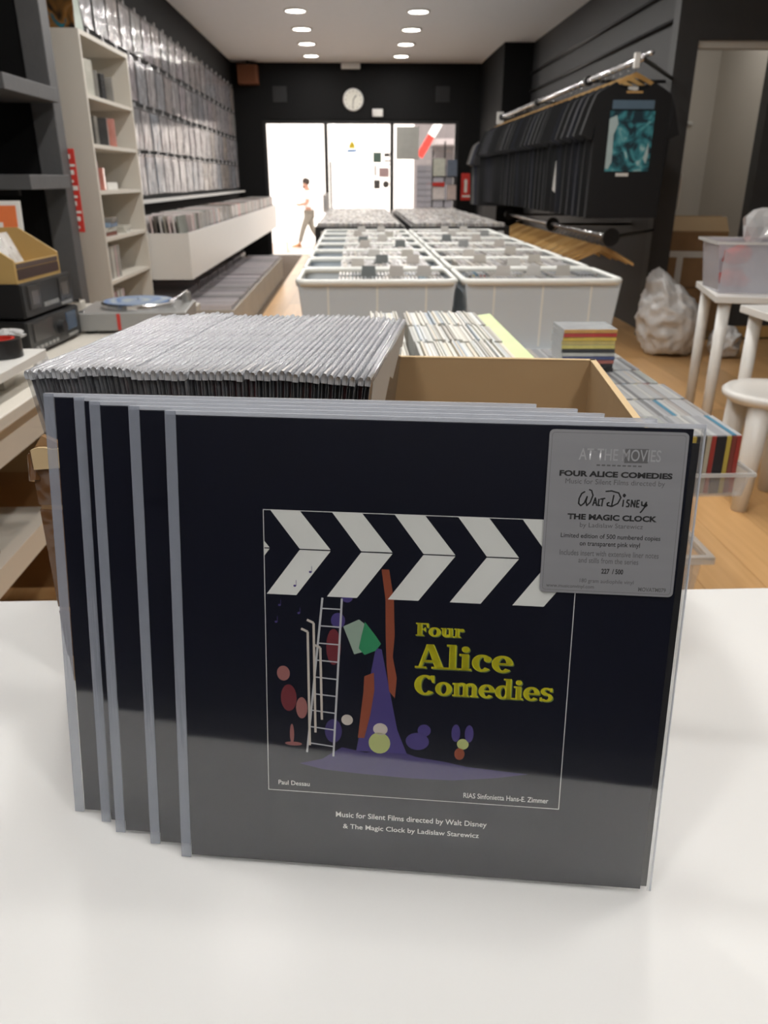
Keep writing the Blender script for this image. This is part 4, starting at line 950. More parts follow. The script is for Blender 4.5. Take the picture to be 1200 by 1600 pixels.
# small chrome tool by the turntable
t = thing('headphone_stand', 'small chrome adapter with black ports beside the turntable', 'adapter', (-1.27, 3.62, ST+.0005))
MB().box(-.05, .05, -.03, .03, 0, .10).build('adapter_body', M['cream'], t, bevel=.003); MB().box(-.06, .045, -.035, -.02, .10, .112).build('adapter_bar', M['chrome'], t)
for k in range(3): MB().cyl((.0, -.03, .03+k*.022), (.0, -.032, .03+k*.022), .006, n=12).build('port', M['black'], t)

# ------------------------------------------------------------------ clothes rails
RX, RZ_, RY0, RY1 = 1.765, 1.875, 5.42, 10.3
t = thing('clothes_rail', 'chrome clothes rail fixed high along the dark wall', 'rail', (RX, RY0, RZ_))
MB().cyl((0, -.06, 0), (0, RY1-RY0, 0), .016, n=14).build('rail_tube', M['chrome'], t, smooth=True)
MB().cyl((.05, -.06, .03), (.05, .3, .03), .013, n=12).build('rail_tube', M['chrome'], t, smooth=True)
for y in (1.15, 2.9, RY1-RY0-.03):
    br = MB().cyl((0, y, 0), (XR-RX, y, 0), .013, n=10).build('bracket_arm', M['black_metal'], t); MB().cyl((0, y-.02, 0), (0, y+.02, 0), .034, n=20).build('bracket_collar', M['black_metal'], br)
MB().cyl((0, -.055, 0), (2.325-RX, 6.375-RY0, 0), .013, n=10).build('bracket_arm', M['black_metal'], t)
MB().box(-.05, -.02, -.065, -.03, -.05, .03).build('price_flag', M['paper'], t)
LR = (1.74, .835, 5.55, 9.3)
t = thing('lower_rail', 'lower chrome rail holding empty wooden hangers', 'rail', (LR[0], LR[2], LR[1]))
MB().cyl((0, 0, 0), (0, LR[3]-LR[2], 0), .014, n=14).build('rail_tube', M['chrome'], t, smooth=True)
for y in (.01, 1.7, LR[3]-LR[2]-.02):
    br = MB().cyl((0, y, 0), (XR-LR[0], y, 0) if y > 1 else (XR-LR[0], 1.0, 0), .012, n=10).build('bracket_arm', M['black_metal'], t); MB().cyl((0, y-.03, 0), (0, y+.03, 0), .058, .05, n=24).build('end_disc', M['black_metal'], br)
def hanger_meshes():
    pts = []
    for i in range(25):
        x = -.215 + .43*i/24; u = abs(x)/.215; pts.append((x, -.055 - .105*u**1.1))
    low = [(x, z-.028+.008*(abs(x)/.215)) for x, z in reversed(pts)]
    b = MB().prism(pts+low, -.009, .009, 'y').mesh('hanger_arms', M['hanger_wood'])
    hk = [(0, 0, -.078), (0, 0, -.03)] + [(.02*math.sin(a_)+.0, 0, -.002+.02*(1-math.cos(a_))*1.0-.002) for a_ in [R(k) for k in range(0, 0)]]
    h = [(0, 0, -.09), (0, 0, -.035)]
    for k in range(0, 17): a_ = R(-90 + 15*k); h.append((.027*math.cos(a_), 0, .027*math.sin(a_)))
    return b, MB().tube(h, .0022, 6).mesh('hanger_hook', M['chrome'], True)
hgA, hgH = hanger_meshes()
def hanger(loc, yaw, label, group, drop=.0083):
    t = thing('wooden_hanger', label, 'hanger', (loc[0], loc[1], loc[2]-drop), (0, 0, yaw), group)
    obj('hanger_arms', hgA, t); obj('hanger_hook', hgH, t); return t
M['shirt'] = palette('black_cotton', [(.006, .006, .007), (.008, .008, .011), (.005, .005, .006), (.009, .010, .016), (.007, .007, .008)], .85)
def shirt_mesh():
    """hollow t-shirt: front and back cloth joined along shoulders, sleeves and sides, open at neck and hem"""
    sho = [(x_, -.0086 - .105*(x_/.215)**1.1) for x_ in (.12, .135, .15, .17, .195, .218)]
    side = sho + [(.24, -.132), (.268, -.20), (.318, -.36), (.248, -.392), (.232, -.30), (.238, -.50), (.241, -.68), (.243, -.86)]
    rnd = random.Random(4); bm = bmesh.new(); n = len(side)
    jit = [0 if i < 7 else rnd.uniform(-.004, .004) for i in range(n)]
    loops = {}
    for sy, neck in ((-1, [(-.075, -.100), (0, -.112), (.075, -.100)]), (1, [(-.075, -.078), (0, -.084), (.075, -.078)])):
        R_ = [bm.verts.new((x, sy*(.018 + (0 if i < 7 else .004)) + jit[i], z)) for i, (x, z) in enumerate(side)]
        L_s = [bm.verts.new((-x, sy*(.018 + (0 if i < 7 else .004)) - jit[i], z)) for i, (x, z) in enumerate(side)]
        N_s = [bm.verts.new((x, sy*.018, z)) for x, z in neck]
        f = bm.faces.new(N_s + R_ + list(reversed(L_s)))
        if sy > 0: f.normal_flip()
        loops[sy] = (R_, L_s)
    for side_i in (0, 1):
        A, B = loops[-1][side_i], loops[1][side_i]
        for i in range(n-1): bm.faces.new((A[i], B[i], B[i+1], A[i+1]) if side_i == 0 else (A[i+1], B[i+1], B[i], A[i]))
    bmesh.ops.triangulate(bm, faces=[f for f in bm.faces if len(f.verts) > 4])
    me = bpy.data.meshes.new('tshirt_cloth'); bm.to_mesh(me); bm.free(); me.materials.append(M['shirt']); return me
shm = shirt_mesh()
flash = MB().prism([(-.275, -.36), (-.255, -.37), (-.225, -.22), (-.235, -.20)], -.026, -.0215, 'y').mesh('white_print', M['paper']); flash2 = MB().prism([(-.235, -.70), (-.21, -.72), (-.195, -.58), (-.205, -.46), (-.225, -.50)], -.027, -.0215, 'y').mesh('white_print', M['paper'])
NS = 30
for i in range(NS):
    y = RY0 + .05 + (RY1-RY0-.25)*(i/(NS-1))
    for yb in (1.15, 2.9):
        if abs(y-RY0-yb) < .045: y += .06
    yaw = R(-6 + 6*math.sin(i*.8) + random.uniform(-1.5, 1.5)) if i else R(2)
    if i == 0: gl_, sl_ = 'wooden hanger carrying the printed teal t-shirt at the end of the rail', 'black t-shirt with a teal wave-like print hung facing out at the rail end'
    else: gl_, sl_ = 'wooden hanger holding a black t-shirt on the upper rail', 'black t-shirt hanging in the close row on the upper rail'
    pr = i in (2, 6, 13, 25)
    if pr: sl_ = 'black t-shirt with a white flash, %s of four such on the upper rail' % ORD[(2, 6, 13, 25).index(i)]
    hanger((RX, y, RZ_), yaw, gl_, None if i == 0 else 'hangers on the upper rail')
    t = thing('tshirt', sl_, 't-shirt', (RX, y, RZ_-.045-.0083), (0, 0, yaw), 'black t-shirts on the upper rail')
    c = obj('tshirt_cloth', shm, t)
    if pr: obj('white_print', random.choice((flash, flash2)), t)
    if i == 0:
        m, nt, b_ = new_mat('teal_shirt_print'); N_, L_ = nt.nodes, nt.links
        tc = N_.new('ShaderNodeTexCoord'); nz = N_.new('ShaderNodeTexNoise'); nz.inputs['Scale'].default_value = 9; nz.inputs['Detail'].default_value = 5; nz.inputs['Distortion'].default_value = 1.2; cr = N_.new('ShaderNodeValToRGB'); L_.new(tc.outputs['Object'], nz.inputs['Vector']); L_.new(nz.outputs['Fac'], cr.inputs[0])
        e = cr.color_ramp.elements; e[0].position = .40; e[0].color = (.008, .03, .045, 1); e[1].position = .66; e[1].color = (.38, .55, .56, 1); x_ = e.new(.5); x_.color = (.03, .20, .24, 1); x_ = e.new(.57); x_.color = (.08, .32, .36, 1)
        L_.new(cr.outputs[0], b_.inputs['Base Color']); b_.inputs['Roughness'].default_value = .7
        MB().box(-.145, .145, -.0245, -.0235, -.575, -.225).build('shirt_print', m, t)
        MB().box(-.135, .135, -.0245, -.0235, -.215, -.165).build('print_band', mat('slate_blue_print', (.10, .16, .22), .7), t)
        MB().prism([(-.145, -.27), (-.10, -.25), (-.085, -.30), (-.11, -.36), (-.105, -.52), (-.125, -.56), (-.145, -.56)], -.0255, -.0246, 'y').build('pale_streak', mat('pale_teal_print', (.42, .52, .52), .7), t)
        MB().prism([(.10, -.50), (.125, -.40), (.13, -.48), (.12, -.53)], -.0255, -.0246, 'y').build('pale_streak', mat('pale_teal_print', (.42, .52, .52), .7), t)
        MB().box(-.07, .015, -.0245, -.0235, -.605, -.585).build('print_caption', M['paper'], t)
        MB().box(-.033, .033, .0165, .0178, -.135, -.086).build('neck_tag', M['paper'], t); MB().box(-.052, .052, -.0205, -.0182, -.126, -.114).build('neck_band', M['wood_light'], t)
for i in range(26):
    y = LR[2] + .115 + i*.126
    if abs(y-LR[2]-1.7) < .04: y += .05
    hanger((LR[0], y, LR[1]), R(random.uniform(-42, -14)), 'empty wooden hanger on the lower rail', 'empty hangers on the lower rail', .0096)
# small rail beyond the pilaster with colourful goods
t = thing('short_rail', 'short dark rail by the wall step holding assorted dark garments', 'rail', (1.85, 10.55, 1.80))
MB().cyl((0, 0, 0), (0, 1.35, 0), .014).build('rail_tube', M['black_metal'], t)
for y in (.04, 1.30): MB().cyl((0, y, 0), (.60, y, 0), .012, n=8).build('bracket_arm', M['black_metal'], t)
MB().box(-.10, -.02, -.02, -.005, .02, .15).build('size_card', M['paper'], t)
gc = [('black', (.01, .01, .012)), ('charcoal', (.02, .02, .022)), ('navy', (.012, .014, .03)), ('grey', (.10, .10, .10)), ('dark brown', (.02, .013, .01))]
for k, (nm, c) in enumerate(gc):
    y = 10.68 + k*.25; hanger((1.85, y, 1.80), R(-10+7*k), 'wooden hanger holding the %s garment on the short rail' % nm, None, .0100)
    o = obj('hung_garment', shm.copy(), None, (1.85, y, 1.755-.0100), (0, 0, R(-10+7*k))); o.data.materials.clear(); o.data.materials.append(mat('garment_' + nm, c, .8, var=.4, scale=10))
    tag(o, '%s garment hanging on the short rail by the wall step' % nm, 'garment')
t = thing('tag_strip', 'hanging strip of green, orange and yellow patches on the short rail', 'patch strip', (1.71, 10.50, 1.30))
for k, c in enumerate(((.50, .46, .16), (.32, .14, .06), (.08, .22, .08))): MB().box(-.07, .07, 0, .01, k*.145, k*.145+.14).build('patch', mat('patch_%d' % k, c, .6, var=.4, scale=20), t)
MB().cyl((0, .005, .435), (.13, .06, .51), .004, n=6).build('strip_cord', M['black'], t)

# ------------------------------------------------------------------ right-hand side: tables, bins, stool, bag, boxes
def white_table(label, c, size, rot, hgt=.72):
    t = thing('white_table', label, 'table', (c[0], c[1], 0), (0, 0, R(rot))); a, b = size[0]/2, size[1]/2
    MB().box(-a, a, -b, b, hgt-.03, hgt).build('table_top', M['white'], t, bevel=.003)
    for sx in (-1, 1):
        for sy in (-1, 1): MB().cyl((sx*(a-.05), sy*(b-.05), 0), (sx*(a-.05), sy*(b-.05), hgt-.03), .022, .028, 18).build('leg', M['white'], t, smooth=True)
    return t
white_table('white table with round legs holding the clear bin of wrapped goods', (1.98, 3.72), (.62, .58), -14)
white_table('white table with round legs holding the grey metal case', (2.02, 2.93), (.84, .66), 0)
t = thing('clear_bin', 'clear plastic bin of wrapped red goods on the white table', 'bin', (1.90, 3.72, .7205), (0, 0, R(-10)))
bb = MB().box(-.22, .22, -.15, .15, 0, .003)
for sx in (-1, 1): bb.prism([(sx*.217, .003), (sx*.22, .003), (sx*.25, .22), (sx*.247, .22)], -.15, .15, 'y'); bb.prism([(sx*.147, .003), (sx*.15, .003), (sx*.165, .22), (sx*.162, .22)], -.22, .22, 'x')
bb.build('bin_body', film('frosted_bin', 1.5, .42, (.66, .66, .72), .25), t)
MB().box(-.265, .265, -.18, -.165, .212, .224).box(-.265, .265, .165, .18, .212, .224).box(-.265, -.25, -.165, .165, .212, .224).box(.25, .265, -.165, .165, .212, .224).build('bin_rim', M['clear_rim'], t)
heap = []
for k, (x, y, c) in enumerate(((-.122, 0, 'red'), (-.125, .0, 'red'), (.10, -.01, 'poly'), (.10, .01, 'poly'), (-.04, .02, 'poly'))):
    z = (.0032, None, .0032, None, None)[k]
    if z is None: z = max(heap[j] for j in {1: (0,), 3: (2,), 4: (1, 3)}[k])
    q = Matrix.Rotation(R(-10), 4, 'Z') @ Vector((x, y, z))
    o = crumple('wrapped_item', '%s packet %s in the clear bin' % (('red', 'red', 'clear', 'clear', 'shiny clear')[k], ('at the bottom', 'near the rim', 'at the bottom', 'near the rim', 'sticking out above the rim')[k]), 'packet', (1.90+q.x, 3.72+q.y, .7205+q.z), (.068, .066, .05 if k < 4 else .09), M['red'] if c == 'red' else M['poly'], 31+k, 2, .32)
    heap.append(z + max(v.co.z for v in o.data.vertices))
t = thing('metal_case', 'grey metal case with a pale front on the nearer white table', 'case', (1.86, 2.95, .7205))
MB().box(-.15, .30, -.20, .20, 0, .125).build('case_body', M['silver'], t, bevel=.004); MB().box(-.16, .31, -.21, .21, .125, .150).build('case_lid', mat('grey_case_lid', (.30, .30, .29), .35), t, bevel=.004)
MB().box(-.10, .26, -.203, -.20, .01, .115).build('case_front', mat('pale_pink_panel', (.60, .52, .50), .5), t)
MB().box(-.152, -.147, -.19, -.17, .10, .115).build('yellow_tab', mat('yellow_tab', (.6, .45, .03), .5), t)
# stool
t = thing('plastic_stool', 'round white plastic stool beside the disc trays', 'stool', (1.605, 2.88, 0))
MB().lathe([(0, .415), (.165, .415), (.185, .43), (.187, .447), (.175, .458), (.14, .452), (0, .445)], 40).build('seat', M['white'], t, smooth=True)
for a_ in (45, 135, 225, 315):
    c_, s_ = math.cos(R(a_)), math.sin(R(a_)); MB().tube([(.12*c_, .12*s_, .42), (.135*c_, .135*s_, .20), (.15*c_, .15*s_, .0)], [.045, .038, .030], 14).build('leg', M['white'], t, smooth=True)
# sack
crumple('plastic_sack', 'big white plastic sack slumped against the partition corner', 'sack', (2.32, 5.75, .0), (.235, .22, .335), M['poly_white'], 51, 5, .0, -.15)
crumple('plastic_bag', 'small white plastic bag lying beside the big sack', 'bag', (2.68, 5.6, .0), (.10, .10, .10), M['poly_white'], 52, 5, .0)
# cartons in the store room
t = thing('taped_carton', 'brown carton with pale printed tape and open flaps in the store room', 'box', (2.86, 6.95, .36), (0, 0, R(-12)))
MB().box(-.26, .26, -.26, .26, 0, .44).build('carton_body', M['card_out'], t, bevel=.003)
MB().box(-.265, .265, -.2625, -.26, .24, .29).build('printed_tape', M['paper'], t); MB().box(-.12, -.07, -.2625, -.26, 0, .24).build('printed_tape', M['paper'], t)
for a_, sy in ((28, -1), (-28, 1)): MB().box(-.26, .26, -.002, .20, 0, .006, Matrix.Translation((0, sy*.26, .442)) @ Matrix.Rotation(R(180 if sy > 0 else 0), 4, 'Z') @ Matrix.Rotation(R(32), 4, 'X')).build('carton_flap', M['card'], t)
slabthing('flat_carton', 'brown carton under the taped one in the store room', 'box', (2.84, 6.95, .0), (.58, .55, .355), M['card_out'], (0, 0, R(-5)), .004)
slabthing('flat_carton', 'low brown carton beside the stacked cartons in the store room', 'box', (3.36, 6.95, .0), (.30, .45, .22), M['card'], (0, 0, R(6)), .004)
t = thing('coat_hooks', 'white coat hook bar on the store room wall', 'hook bar', (3.18, 8.598, 1.70))
MB().box(-.22, .22, -.012, 0, 0, .03).build('hook_board', M['white'], t)
for k in range(4): MB().tube([(-.18+k*.12, -.01, .015), (-.18+k*.12, -.05, .01), (-.18+k*.12, -.06, .03)], .006).build('hook', M['white'], t)

# ------------------------------------------------------------------ end wall fittings
YW = YB - .001
p = at_y(552, 156, YB)
t = thing('wall_clock', 'round white wall clock above the street door', 'clock', (p.x, YW, p.z))
Mx = Matrix.Rotation(R(90), 4, 'X')
def disc_y(r0, r1, y0, y1, n=36): 
    b = MB(); b.cyl((0, y0, 0), (0, y1, 0), r0, r1, n); return b
disc_y(.165, .155, 0, -.035).build('clock_case', M['white'], t, smooth=False); disc_y(.142, .142, -.0352, -.036).build('clock_face', mat('clock_face', (.72, .70, .62), .6), t)
MB().box(-.006, .006, -.039, -.037, -.01, .085, Matrix.Rotation(R(38), 4, 'Y')).build('hour_hand', M['black'], t)
MB().box(-.004, .004, -.041, -.0395, -.01, .125, Matrix.Rotation(R(185), 4, 'Y')).build('minute_hand', M['black'], t)
for k in range(12): MB().box(-.004, .004, -.0368, -.036, .112, .134, Matrix.Rotation(R(30*k), 4, 'Y')).build('hour_mark', M['black'], t)
p = at_y(590, 177, YB); t = thing('exit_lamp', 'small white emergency lamp beside the clock', 'lamp', (p.x, YW, p.z-.05)); MB().box(-.085, .085, -.05, 0, 0, .11).build('lamp_body', M['white'], t, bevel=.006); MB().box(-.075, .075, -.056, -.05, .02, .09).build('lamp_lens', M['paper'], t)
p = at_y(548, 103, YB); t = thing('ceiling_sensor', 'white box fixed under the ceiling above the clock', 'sensor', (p.x, YW-.0, CEIL-.09)); MB().box(-.15, .15, -.10, 0, 0, .089).build('sensor_body', M['white'], t, bevel=.008); MB().box(-.10, .10, -.104, -.10, .02, .05).build('sensor_window', M['paper'], t)
p = at_y(388, 112, YB-.3); t = thing('speaker_box', 'brown wooden speaker box in the ceiling corner over the records', 'speaker', (p.x-.02, YB-.30, CEIL-.32)); MB().box(-.15, .15, 0, .26, 0, .26).build('speaker_body', mat('brown_wood', (.17, .055, .018), .5), t, bevel=.004); MB().box(-.12, .12, -.006, 0, .02, .24).build('speaker_grille', mat('brown_cloth', (.13, .04, .012), .8), t); MB().box(-.02, .02, .1, .14, .26, .318).build('speaker_mount', M['black_metal'], t)
for px in (437, 692):
    p = at_y(px, 147, YB); t = thing('air_vent', 'dark square vent grille on the end wall, %s the clock' % ('record side of' if px < 500 else 'clothes side of'), 'vent', (p.x, YW, p.z-.11))
    MB().box(-.11, .11, -.012, 0, 0, .22).build('vent_frame', M['black'], t)
    for k in range(5): MB().box(-.095, .095, -.018, -.012, .02+k*.038, .04+k*.038).build('vent_slat', M['black_metal'], t)
# extinguisher sign and extinguisher
p = at_y(733, 292, YB)
t = thing('extinguisher_sign', 'red fire extinguisher sign beside the shopfront', 'sign', (p.x, YW, p.z-.21)); MB().box(-.14, .14, -.006, 0, 0, .42).build('sign_panel', M['red'], t)
wi = M['paper']
MB().prism(rrect(-.085, -.035, .12, .33, .02), -.0075, -.006, 'y').build('sign_pictogram', wi, t); MB().prism([(.03, .12), (.10, .12), (.10, .20), (.085, .26), (.095, .34), (.06, .30), (.045, .34), (.04, .24)], -.0075, -.006, 'y').build('sign_pictogram', wi, t)
MB().box(-.115, .115, -.0075, -.006, .05, .08).build('sign_line', wi, t)
p = at_y(737, 340, YB-.12)
t = thing('fire_extinguisher', 'red fire extinguisher standing below the red sign', 'extinguisher', (1.86, YB-.13, 0))
MB().lathe([(0, 0), (.075, 0), (.08, .01), (.08, .40), (.07, .45), (.03, .485), (.03, .51), (0, .51)], 24).build('cylinder_body', M['red'], t, smooth=True)
MB().lathe([(0, .51), (.022, .51), (.022, .555), (0, .56)], 16).build('valve', M['black'], t); MB().box(-.07, .03, -.012, .012, .56, .575).build('handle', M['black'], t)
MB().tube([(.02, 0, .53), (.09, 0, .50), (.11, 0, .35), (.10, 0, .15)], .011).build('hose', M['black'], t, smooth=True)
# stickers and sheets on the glass
GY = YB + .072
def sheet(x0, y0, x1, y1, m, label, name='window_sticker', cat='sticker'):
    a, b = at_y(x0, y1, GY), at_y(x1, y0, GY); o = MB().box(0, b.x-a.x, -.002, 0, 0, b.z-a.z).build(name, m, None, (a.x, GY+.002, a.z)); return tag(o, label, cat)
sheet(583, 238, 596, 254, mat('sticker_green', (.10, .16, .13), .5), 'dark green square sticker on the glass door')
sheet(600, 239, 609, 245, M['stereo_lit'], 'upper small grey sticker on the glass door'); sheet(600, 250, 609, 253, M['stereo_lit'], 'middle small grey sticker strip on the glass door'); sheet(599, 256, 609, 258, M['stereo_lit'], 'lowest thin grey sticker strip on the glass door')
sheet(585, 258, 588, 275, M['stereo_lit'], 'upright narrow dark sticker on the glass door'); sheet(592, 262, 608, 277, mat('sticker_pink', (.55, .38, .38), .5), 'pink notice stuck on the glass door', 'window_notice', 'notice')
sheet(584, 281, 594, 295, M['stereo_lit'], 'grey square sticker low on the glass door')
p = at_y(603, 288, GY); tag(disc_y(.055, .055, 0, -.002).build('window_sticker', M['stereo_lit'], None, (p.x, GY+.002, p.z)), 'round grey sticker low on the glass door', 'sticker')
p = at_y(550, 229, GY); t = thing('window_emblem', 'yellow sail and blue wave emblem on the glass door', 'emblem', (p.x, GY+.002, p.z-.09))
MB().prism([(-.05, .06), (.05, .06), (.045, .12), (.0, .18), (-.045, .12)], -.002, 0, 'y').build('yellow_shape', mat('emblem_yellow', (.85, .62, .03), .5), t); MB().prism([(-.08, .0), (.07, .01), (.085, .05), (-.08, .045)], -.002, 0, 'y').build('blue_shape', mat('emblem_blue', (.15, .35, .7), .5), t)
sheet(619, 198, 655, 249, mat('grey_poster_back', (.40, .40, .37), .6), 'grey poster seen from behind on the window pane', 'window_poster', 'poster')
# magazine stand by the window
t = thing('display_stand', 'black wire stand of pictures by the shop window', 'stand', (1.45, 13.55, 0))
for x in (-.19, .19): MB().cyl((x, 0, .02), (x, 0, 1.62), .012, n=8).build('upright', M['black_metal'], t)
MB().box(-.24, .24, -.16, .16, 0, .02).build('stand_base', M['black_metal'], t)
for z in (.55, .90, 1.25): MB().box(-.21, .21, -.06, .0, z-.02, z-.005).build('stand_ledge', M['black_metal'], t)
MB().cyl((0, 0, .02), (0, 0, 1.75), .012, n=8).build('upright', M['black_metal'], t)
for k, (x, z, w_, h_, c, nm) in enumerate(((-.09, 1.25, .19, .26, (.45, .45, .38), 'cream oval'), (.12, 1.25, .16, .24, (.10, .12, .16), 'navy'), (-.09, .90, .19, .20, (.62, .56, .54), 'pale'), (.12, .90, .15, .22, (.50, .40, .36), 'pinkish'), (-.09, .55, .17, .20, (.12, .08, .05), 'dark brown'), (.11, .55, .17, .20, (.40, .26, .05), 'ochre'))):
    o = MB().box(-w_/2, w_/2, 0, .008, 0, h_).build('stand_picture', mat('picture_' + nm, c, .4, var=.3, scale=15), None, (1.45+x, 13.5376-.008-h_*.1392, z-.0038), (R(-8), 0, 0)); tag(o, '%s picture on the black wire stand' % nm, 'picture')
slabthing('red_box', 'flat red box on the wire stand between the picture rows', 'box', (1.36, 13.522, 1.0946), (.19, .03, .06), M['red'])

# ------------------------------------------------------------------ the street outside
GZ = -.5
M['street'] = mat('pale_pavement', (.50, .47, .44), .7); M['facade'] = mat('white_facade', (.72, .69, .66), .8, var=.03); M['grey_front'] = mat('grey_shutter', (.05, .048, .055), .6)
struct(MB().box(-9, 9, YB+.4, 27, GZ-.1, GZ).build('floor_street', M['street']))
struct(MB().box(-9, 9, YB+.36, YB+.4, GZ, -.06).build('trim_1', M['facade']))
tag(MB().box(-9, 1.8, 25.5, 25.9, GZ, 7).build('facade', M['facade']), 'bright white facade across the street', 'building', kind='structure')
t = thing('street_building', 'grey shuttered shop front across the street', 'building', (5.2, 25.2, GZ))
MB().box(-3.4, 3.8, .3, .7, 0, 7).build('wall', mat('warm_grey_wall', (.13, .115, .115), .8), t)
for k in range(12): MB().box(-3.3, 2.6, .24, .30, .05+k*.17, .205+k*.17).build('shutter_slat', M['grey_front'], t)
MB().box(-2.9, 3.4, -1.1, .3, 2.6, 2.75).build('canopy', mat('grey_canopy', (.25, .22, .22), .8), t)
t = thing('white_column', 'white square column standing across the pavement', 'column', (-1.98, 20.6, GZ)); MB().box(-.24, .24, -.2, .2, .25, 6).build('column_shaft', M['facade'], t); MB().box(-.30, .30, -.26, .26, 0, .25).build('column_base', mat('pinkish_plinth', (.50, .38, .33), .7), t)
p = at_y(667, 215, 17.5); t = thing('street_lantern', 'red and white lantern sign hanging outside the window', 'sign', (p.x-.15, 17.5, p.z-.35))
Ml = Matrix.Rotation(R(32), 4, 'Y'); MB().box(-.07, .07, -.05, .05, 0, .45, Ml).build('red_half', M['red'], t); MB().box(-.075, .075, -.055, .055, .45, .80, Ml).build('white_half', M['white'], t)
MB().cyl(Ml @ Vector((0, 0, .8)), (.4, 0, 1.6), .015).build('lantern_arm', M['black_metal'], t)
MB().cyl((.8, 0, GZ-t.location.z), (.8, 0, 1.7), .03).build('lantern_pole', M['black_metal'], t); MB().cyl((.4, 0, 1.6), (.8, 0, 1.65), .015).build('lantern_arm', M['black_metal'], t)
# ticket pole by the door
t = thing('door_pole', 'slim steel post standing at the shop door', 'post', (-.36, 13.2, 0)); MB().cyl((0, 0, 0), (0, 0, .015), .12).build('post_base', M['chrome'], t); MB().cyl((0, 0, .015), (0, 0, 1.45), .016).build('post_tube', M['chrome'], t)
t = thing('flyer_holder', 'clear flyer holder of leaflets by the door frame', 'holder', (-.455, 13.6, 0)); MB().box(-.13, .13, -.1, .1, 0, .02).build('holder_base', M['black'], t); MB().box(-.015, .015, -.015, .015, .02, .70).build('holder_post', M['black_metal'], t); MB().box(-.055, .055, -.02, .03, .70, 1.0).build('holder_box', M['poly'], t); MB().box(-.05, .05, -.01, .02, .71, .96).build('leaflets', M['case_cols'], t)

# ------------------------------------------------------------------ person on the pavement
def skinned(name, pts, edges, rad, m, parent, sub=2):
    bm = bmesh.new(); ly = bm.verts.layers.skin.verify(); vs = [bm.verts.new(p_) for p_ in pts]
    for a, b in edges: bm.edges.new((vs[a], vs[b]))
    for v, r_ in zip(vs, rad): v[ly].radius = (r_, r_) if not isinstance(r_, tuple) else r_
    vs[0][ly].use_root = True
    me = bpy.data.meshes.new(name); bm.to_mesh(me); bm.free(); me.materials.append(m)
    o = obj(name, me, parent); k = o.modifiers.new('skin', 'SKIN'); k.use_smooth_shade = True; d = o.modifiers.new('sub', 'SUBSURF'); d.levels = sub; d.render_levels = sub
    return o
skin = mat('skin', (.42, .22, .15), .5, var=.05); hairm = mat('dark_brown_hair', (.03, .018, .012), .7); tee = mat('white_tshirt', (.8, .79, .77), .8); trs = mat('grey_beige_trousers', (.20, .18, .15), .8); shoe = mat('tan_shoes', (.30, .13, .05), .6)
pp_ = at_z(478, 386, GZ)
per = thing('person', 'person in white t-shirt and grey beige trousers walking while looking at their hands', 'person', (pp_.x+.12, pp_.y, GZ), (0, 0, 0))
# facing -x (toward the column), striding; hands held together in front
P = [(0, 0, .92), (.0, 0, 1.10), (-.01, 0, 1.30), (-.02, 0, 1.42), (-.045, 0, 1.49), (-.07, 0, 1.56), (-.085, 0, 1.64),          # 0-6 spine, neck, head
     (-.01, -.17, 1.38), (-.03, -.23, 1.12), (-.25, -.12, 1.06), (-.33, -.07, 1.08),                                                     # 7-10 near arm
     (-.01, .17, 1.38), (-.04, .23, 1.13), (-.26, .10, 1.07), (-.34, .05, 1.09),                                                         # 11-14 far arm
     (.0, -.09, .88), (-.16, -.09, .50), (-.28, -.09, .09), (-.40, -.09, .04),                                                          # 15-18 near leg forward
     (.0, .09, .88), (.06, .09, .48), (.30, .09, .10), (.20, .09, .03)]                                                                 # 19-22 far leg back
E_ = [(0,1),(1,2),(2,3),(3,4),(4,5),(5,6),(3,7),(7,8),(8,9),(9,10),(3,11),(11,12),(12,13),(13,14),(0,15),(15,16),(16,17),(17,18),(0,19),(19,20),(20,21),(21,22)]
rd = [.13, .125, .14, .09, .055, .085, .075, .065, .045, .033, .03, .065, .045, .033, .03, .095, .06, .04, .035, .095, .06, .04, .035]
skinned('body', P, E_, rd, skin, per)
skinned('tshirt', [(0, 0, .86), (0, 0, 1.08), (-.01, 0, 1.30), (-.015, 0, 1.41), (-.01, -.18, 1.39), (-.025, -.235, 1.20), (-.01, .18, 1.39), (-.03, .235, 1.20)], [(0,1),(1,2),(2,3),(3,4),(4,5),(3,6),(6,7)], [.165, .155, .165, .11, .085, .075, .085, .075], tee, per)
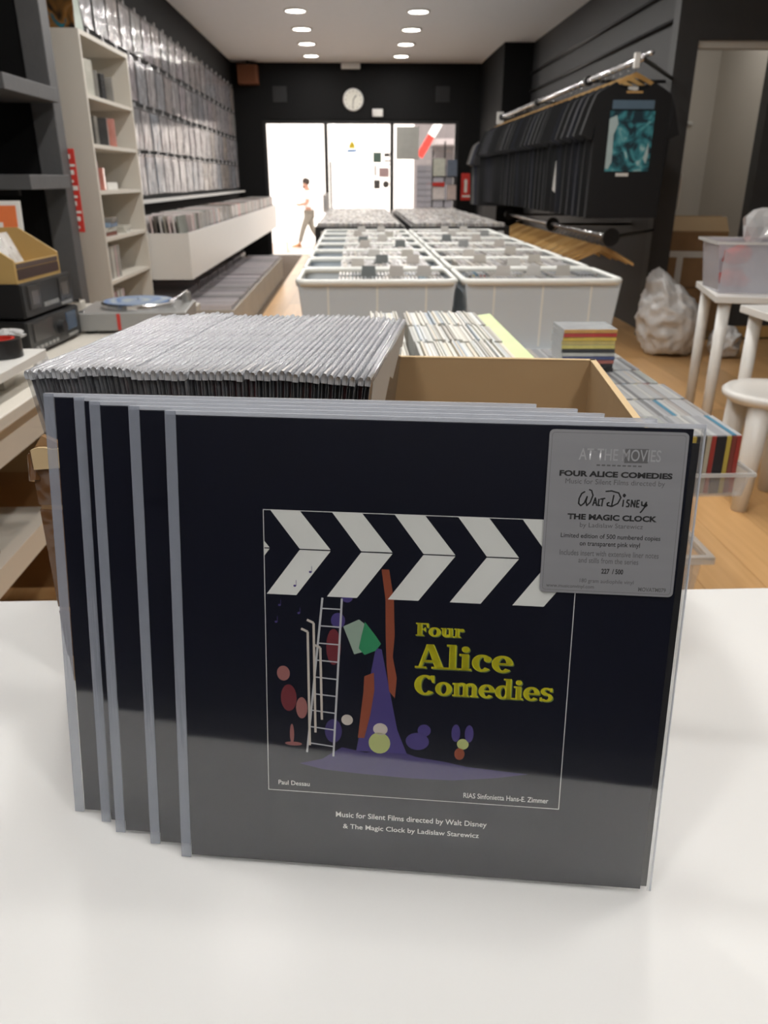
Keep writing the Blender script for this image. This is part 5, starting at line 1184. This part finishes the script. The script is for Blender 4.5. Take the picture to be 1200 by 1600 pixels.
skinned('trousers', [(0, 0, .93), (.0, -.095, .85), (-.16, -.09, .50), (-.275, -.09, .12), (.0, .095, .85), (.06, .09, .48), (.29, .09, .13)], [(0,1),(1,2),(2,3),(0,4),(4,5),(5,6)], [.14, .115, .08, .065, .115, .08, .065], trs, per)
for (x, y, z, tilt) in ((-.36, -.09, .0, 0), (.235, .09, .012, 12)):
    MB().prism([(-.16, 0), (.11, 0), (.115, .07), (.05, .10), (-.06, .065), (-.15, .04)], -.045, .045, 'y').build('shoe', shoe, per, (x+.02, y, z), (0, R(tilt), 0), bevel=.012)
b = MB().lathe([(0, -.01), (.06, -.005), (.098, .03), (.104, .08), (.085, .135), (.04, .16), (0, .165)], 20); b.build('hair', hairm, per, (-.07, 0, 1.575), (0, R(14), 0), smooth=True)
MB().lathe([(0, 0), (.035, .005), (.05, .03), (.045, .06), (0, .07)], 14).build('beard', hairm, per, (-.115, 0, 1.475), smooth=True)
MB().prism([(0, 0), (.03, -.005), (.02, .04)], -.012, .012, 'y').build('nose', skin, per, (-.185, 0, 1.565))
for sy in (-1, 1):
    MB().lathe([(0, 0), (.011, .003), (.012, .012), (0, .016)], 10).build('eye', M['black'], per, (-.155, sy*.032, 1.585)); MB().lathe([(0, 0), (.016, .006), (.02, .03), (.012, .055), (0, .06)], 10).build('ear', skin, per, (-.075, sy*.083, 1.555), smooth=True)
    for k in range(5):
        a_ = R(-30 + 18*k); L_f = (.05, .075, .085, .078, .06)[k]; y0 = sy*(.085 - .012*k)
        MB().tube([(-.33, y0*.7, 1.085+.004*k), (-.33-L_f*.55, y0*.6, 1.10), (-.33-L_f, y0*.45, 1.085)], [.011, .010, .007], 7).build('finger', skin, per, smooth=True)
t = thing('smartphone', 'dark smartphone held in both hands by the walking person', 'phone', (pp_.x+.12-.40, pp_.y, GZ+1.105), (0, R(-25), 0)); MB().box(-.05, .05, -.04, .04, 0, .009).build('phone_body', M['black'], t, bevel=.003); MB().box(-.045, .045, -.036, .036, .009, .0097).build('phone_screen', M['display'], t)
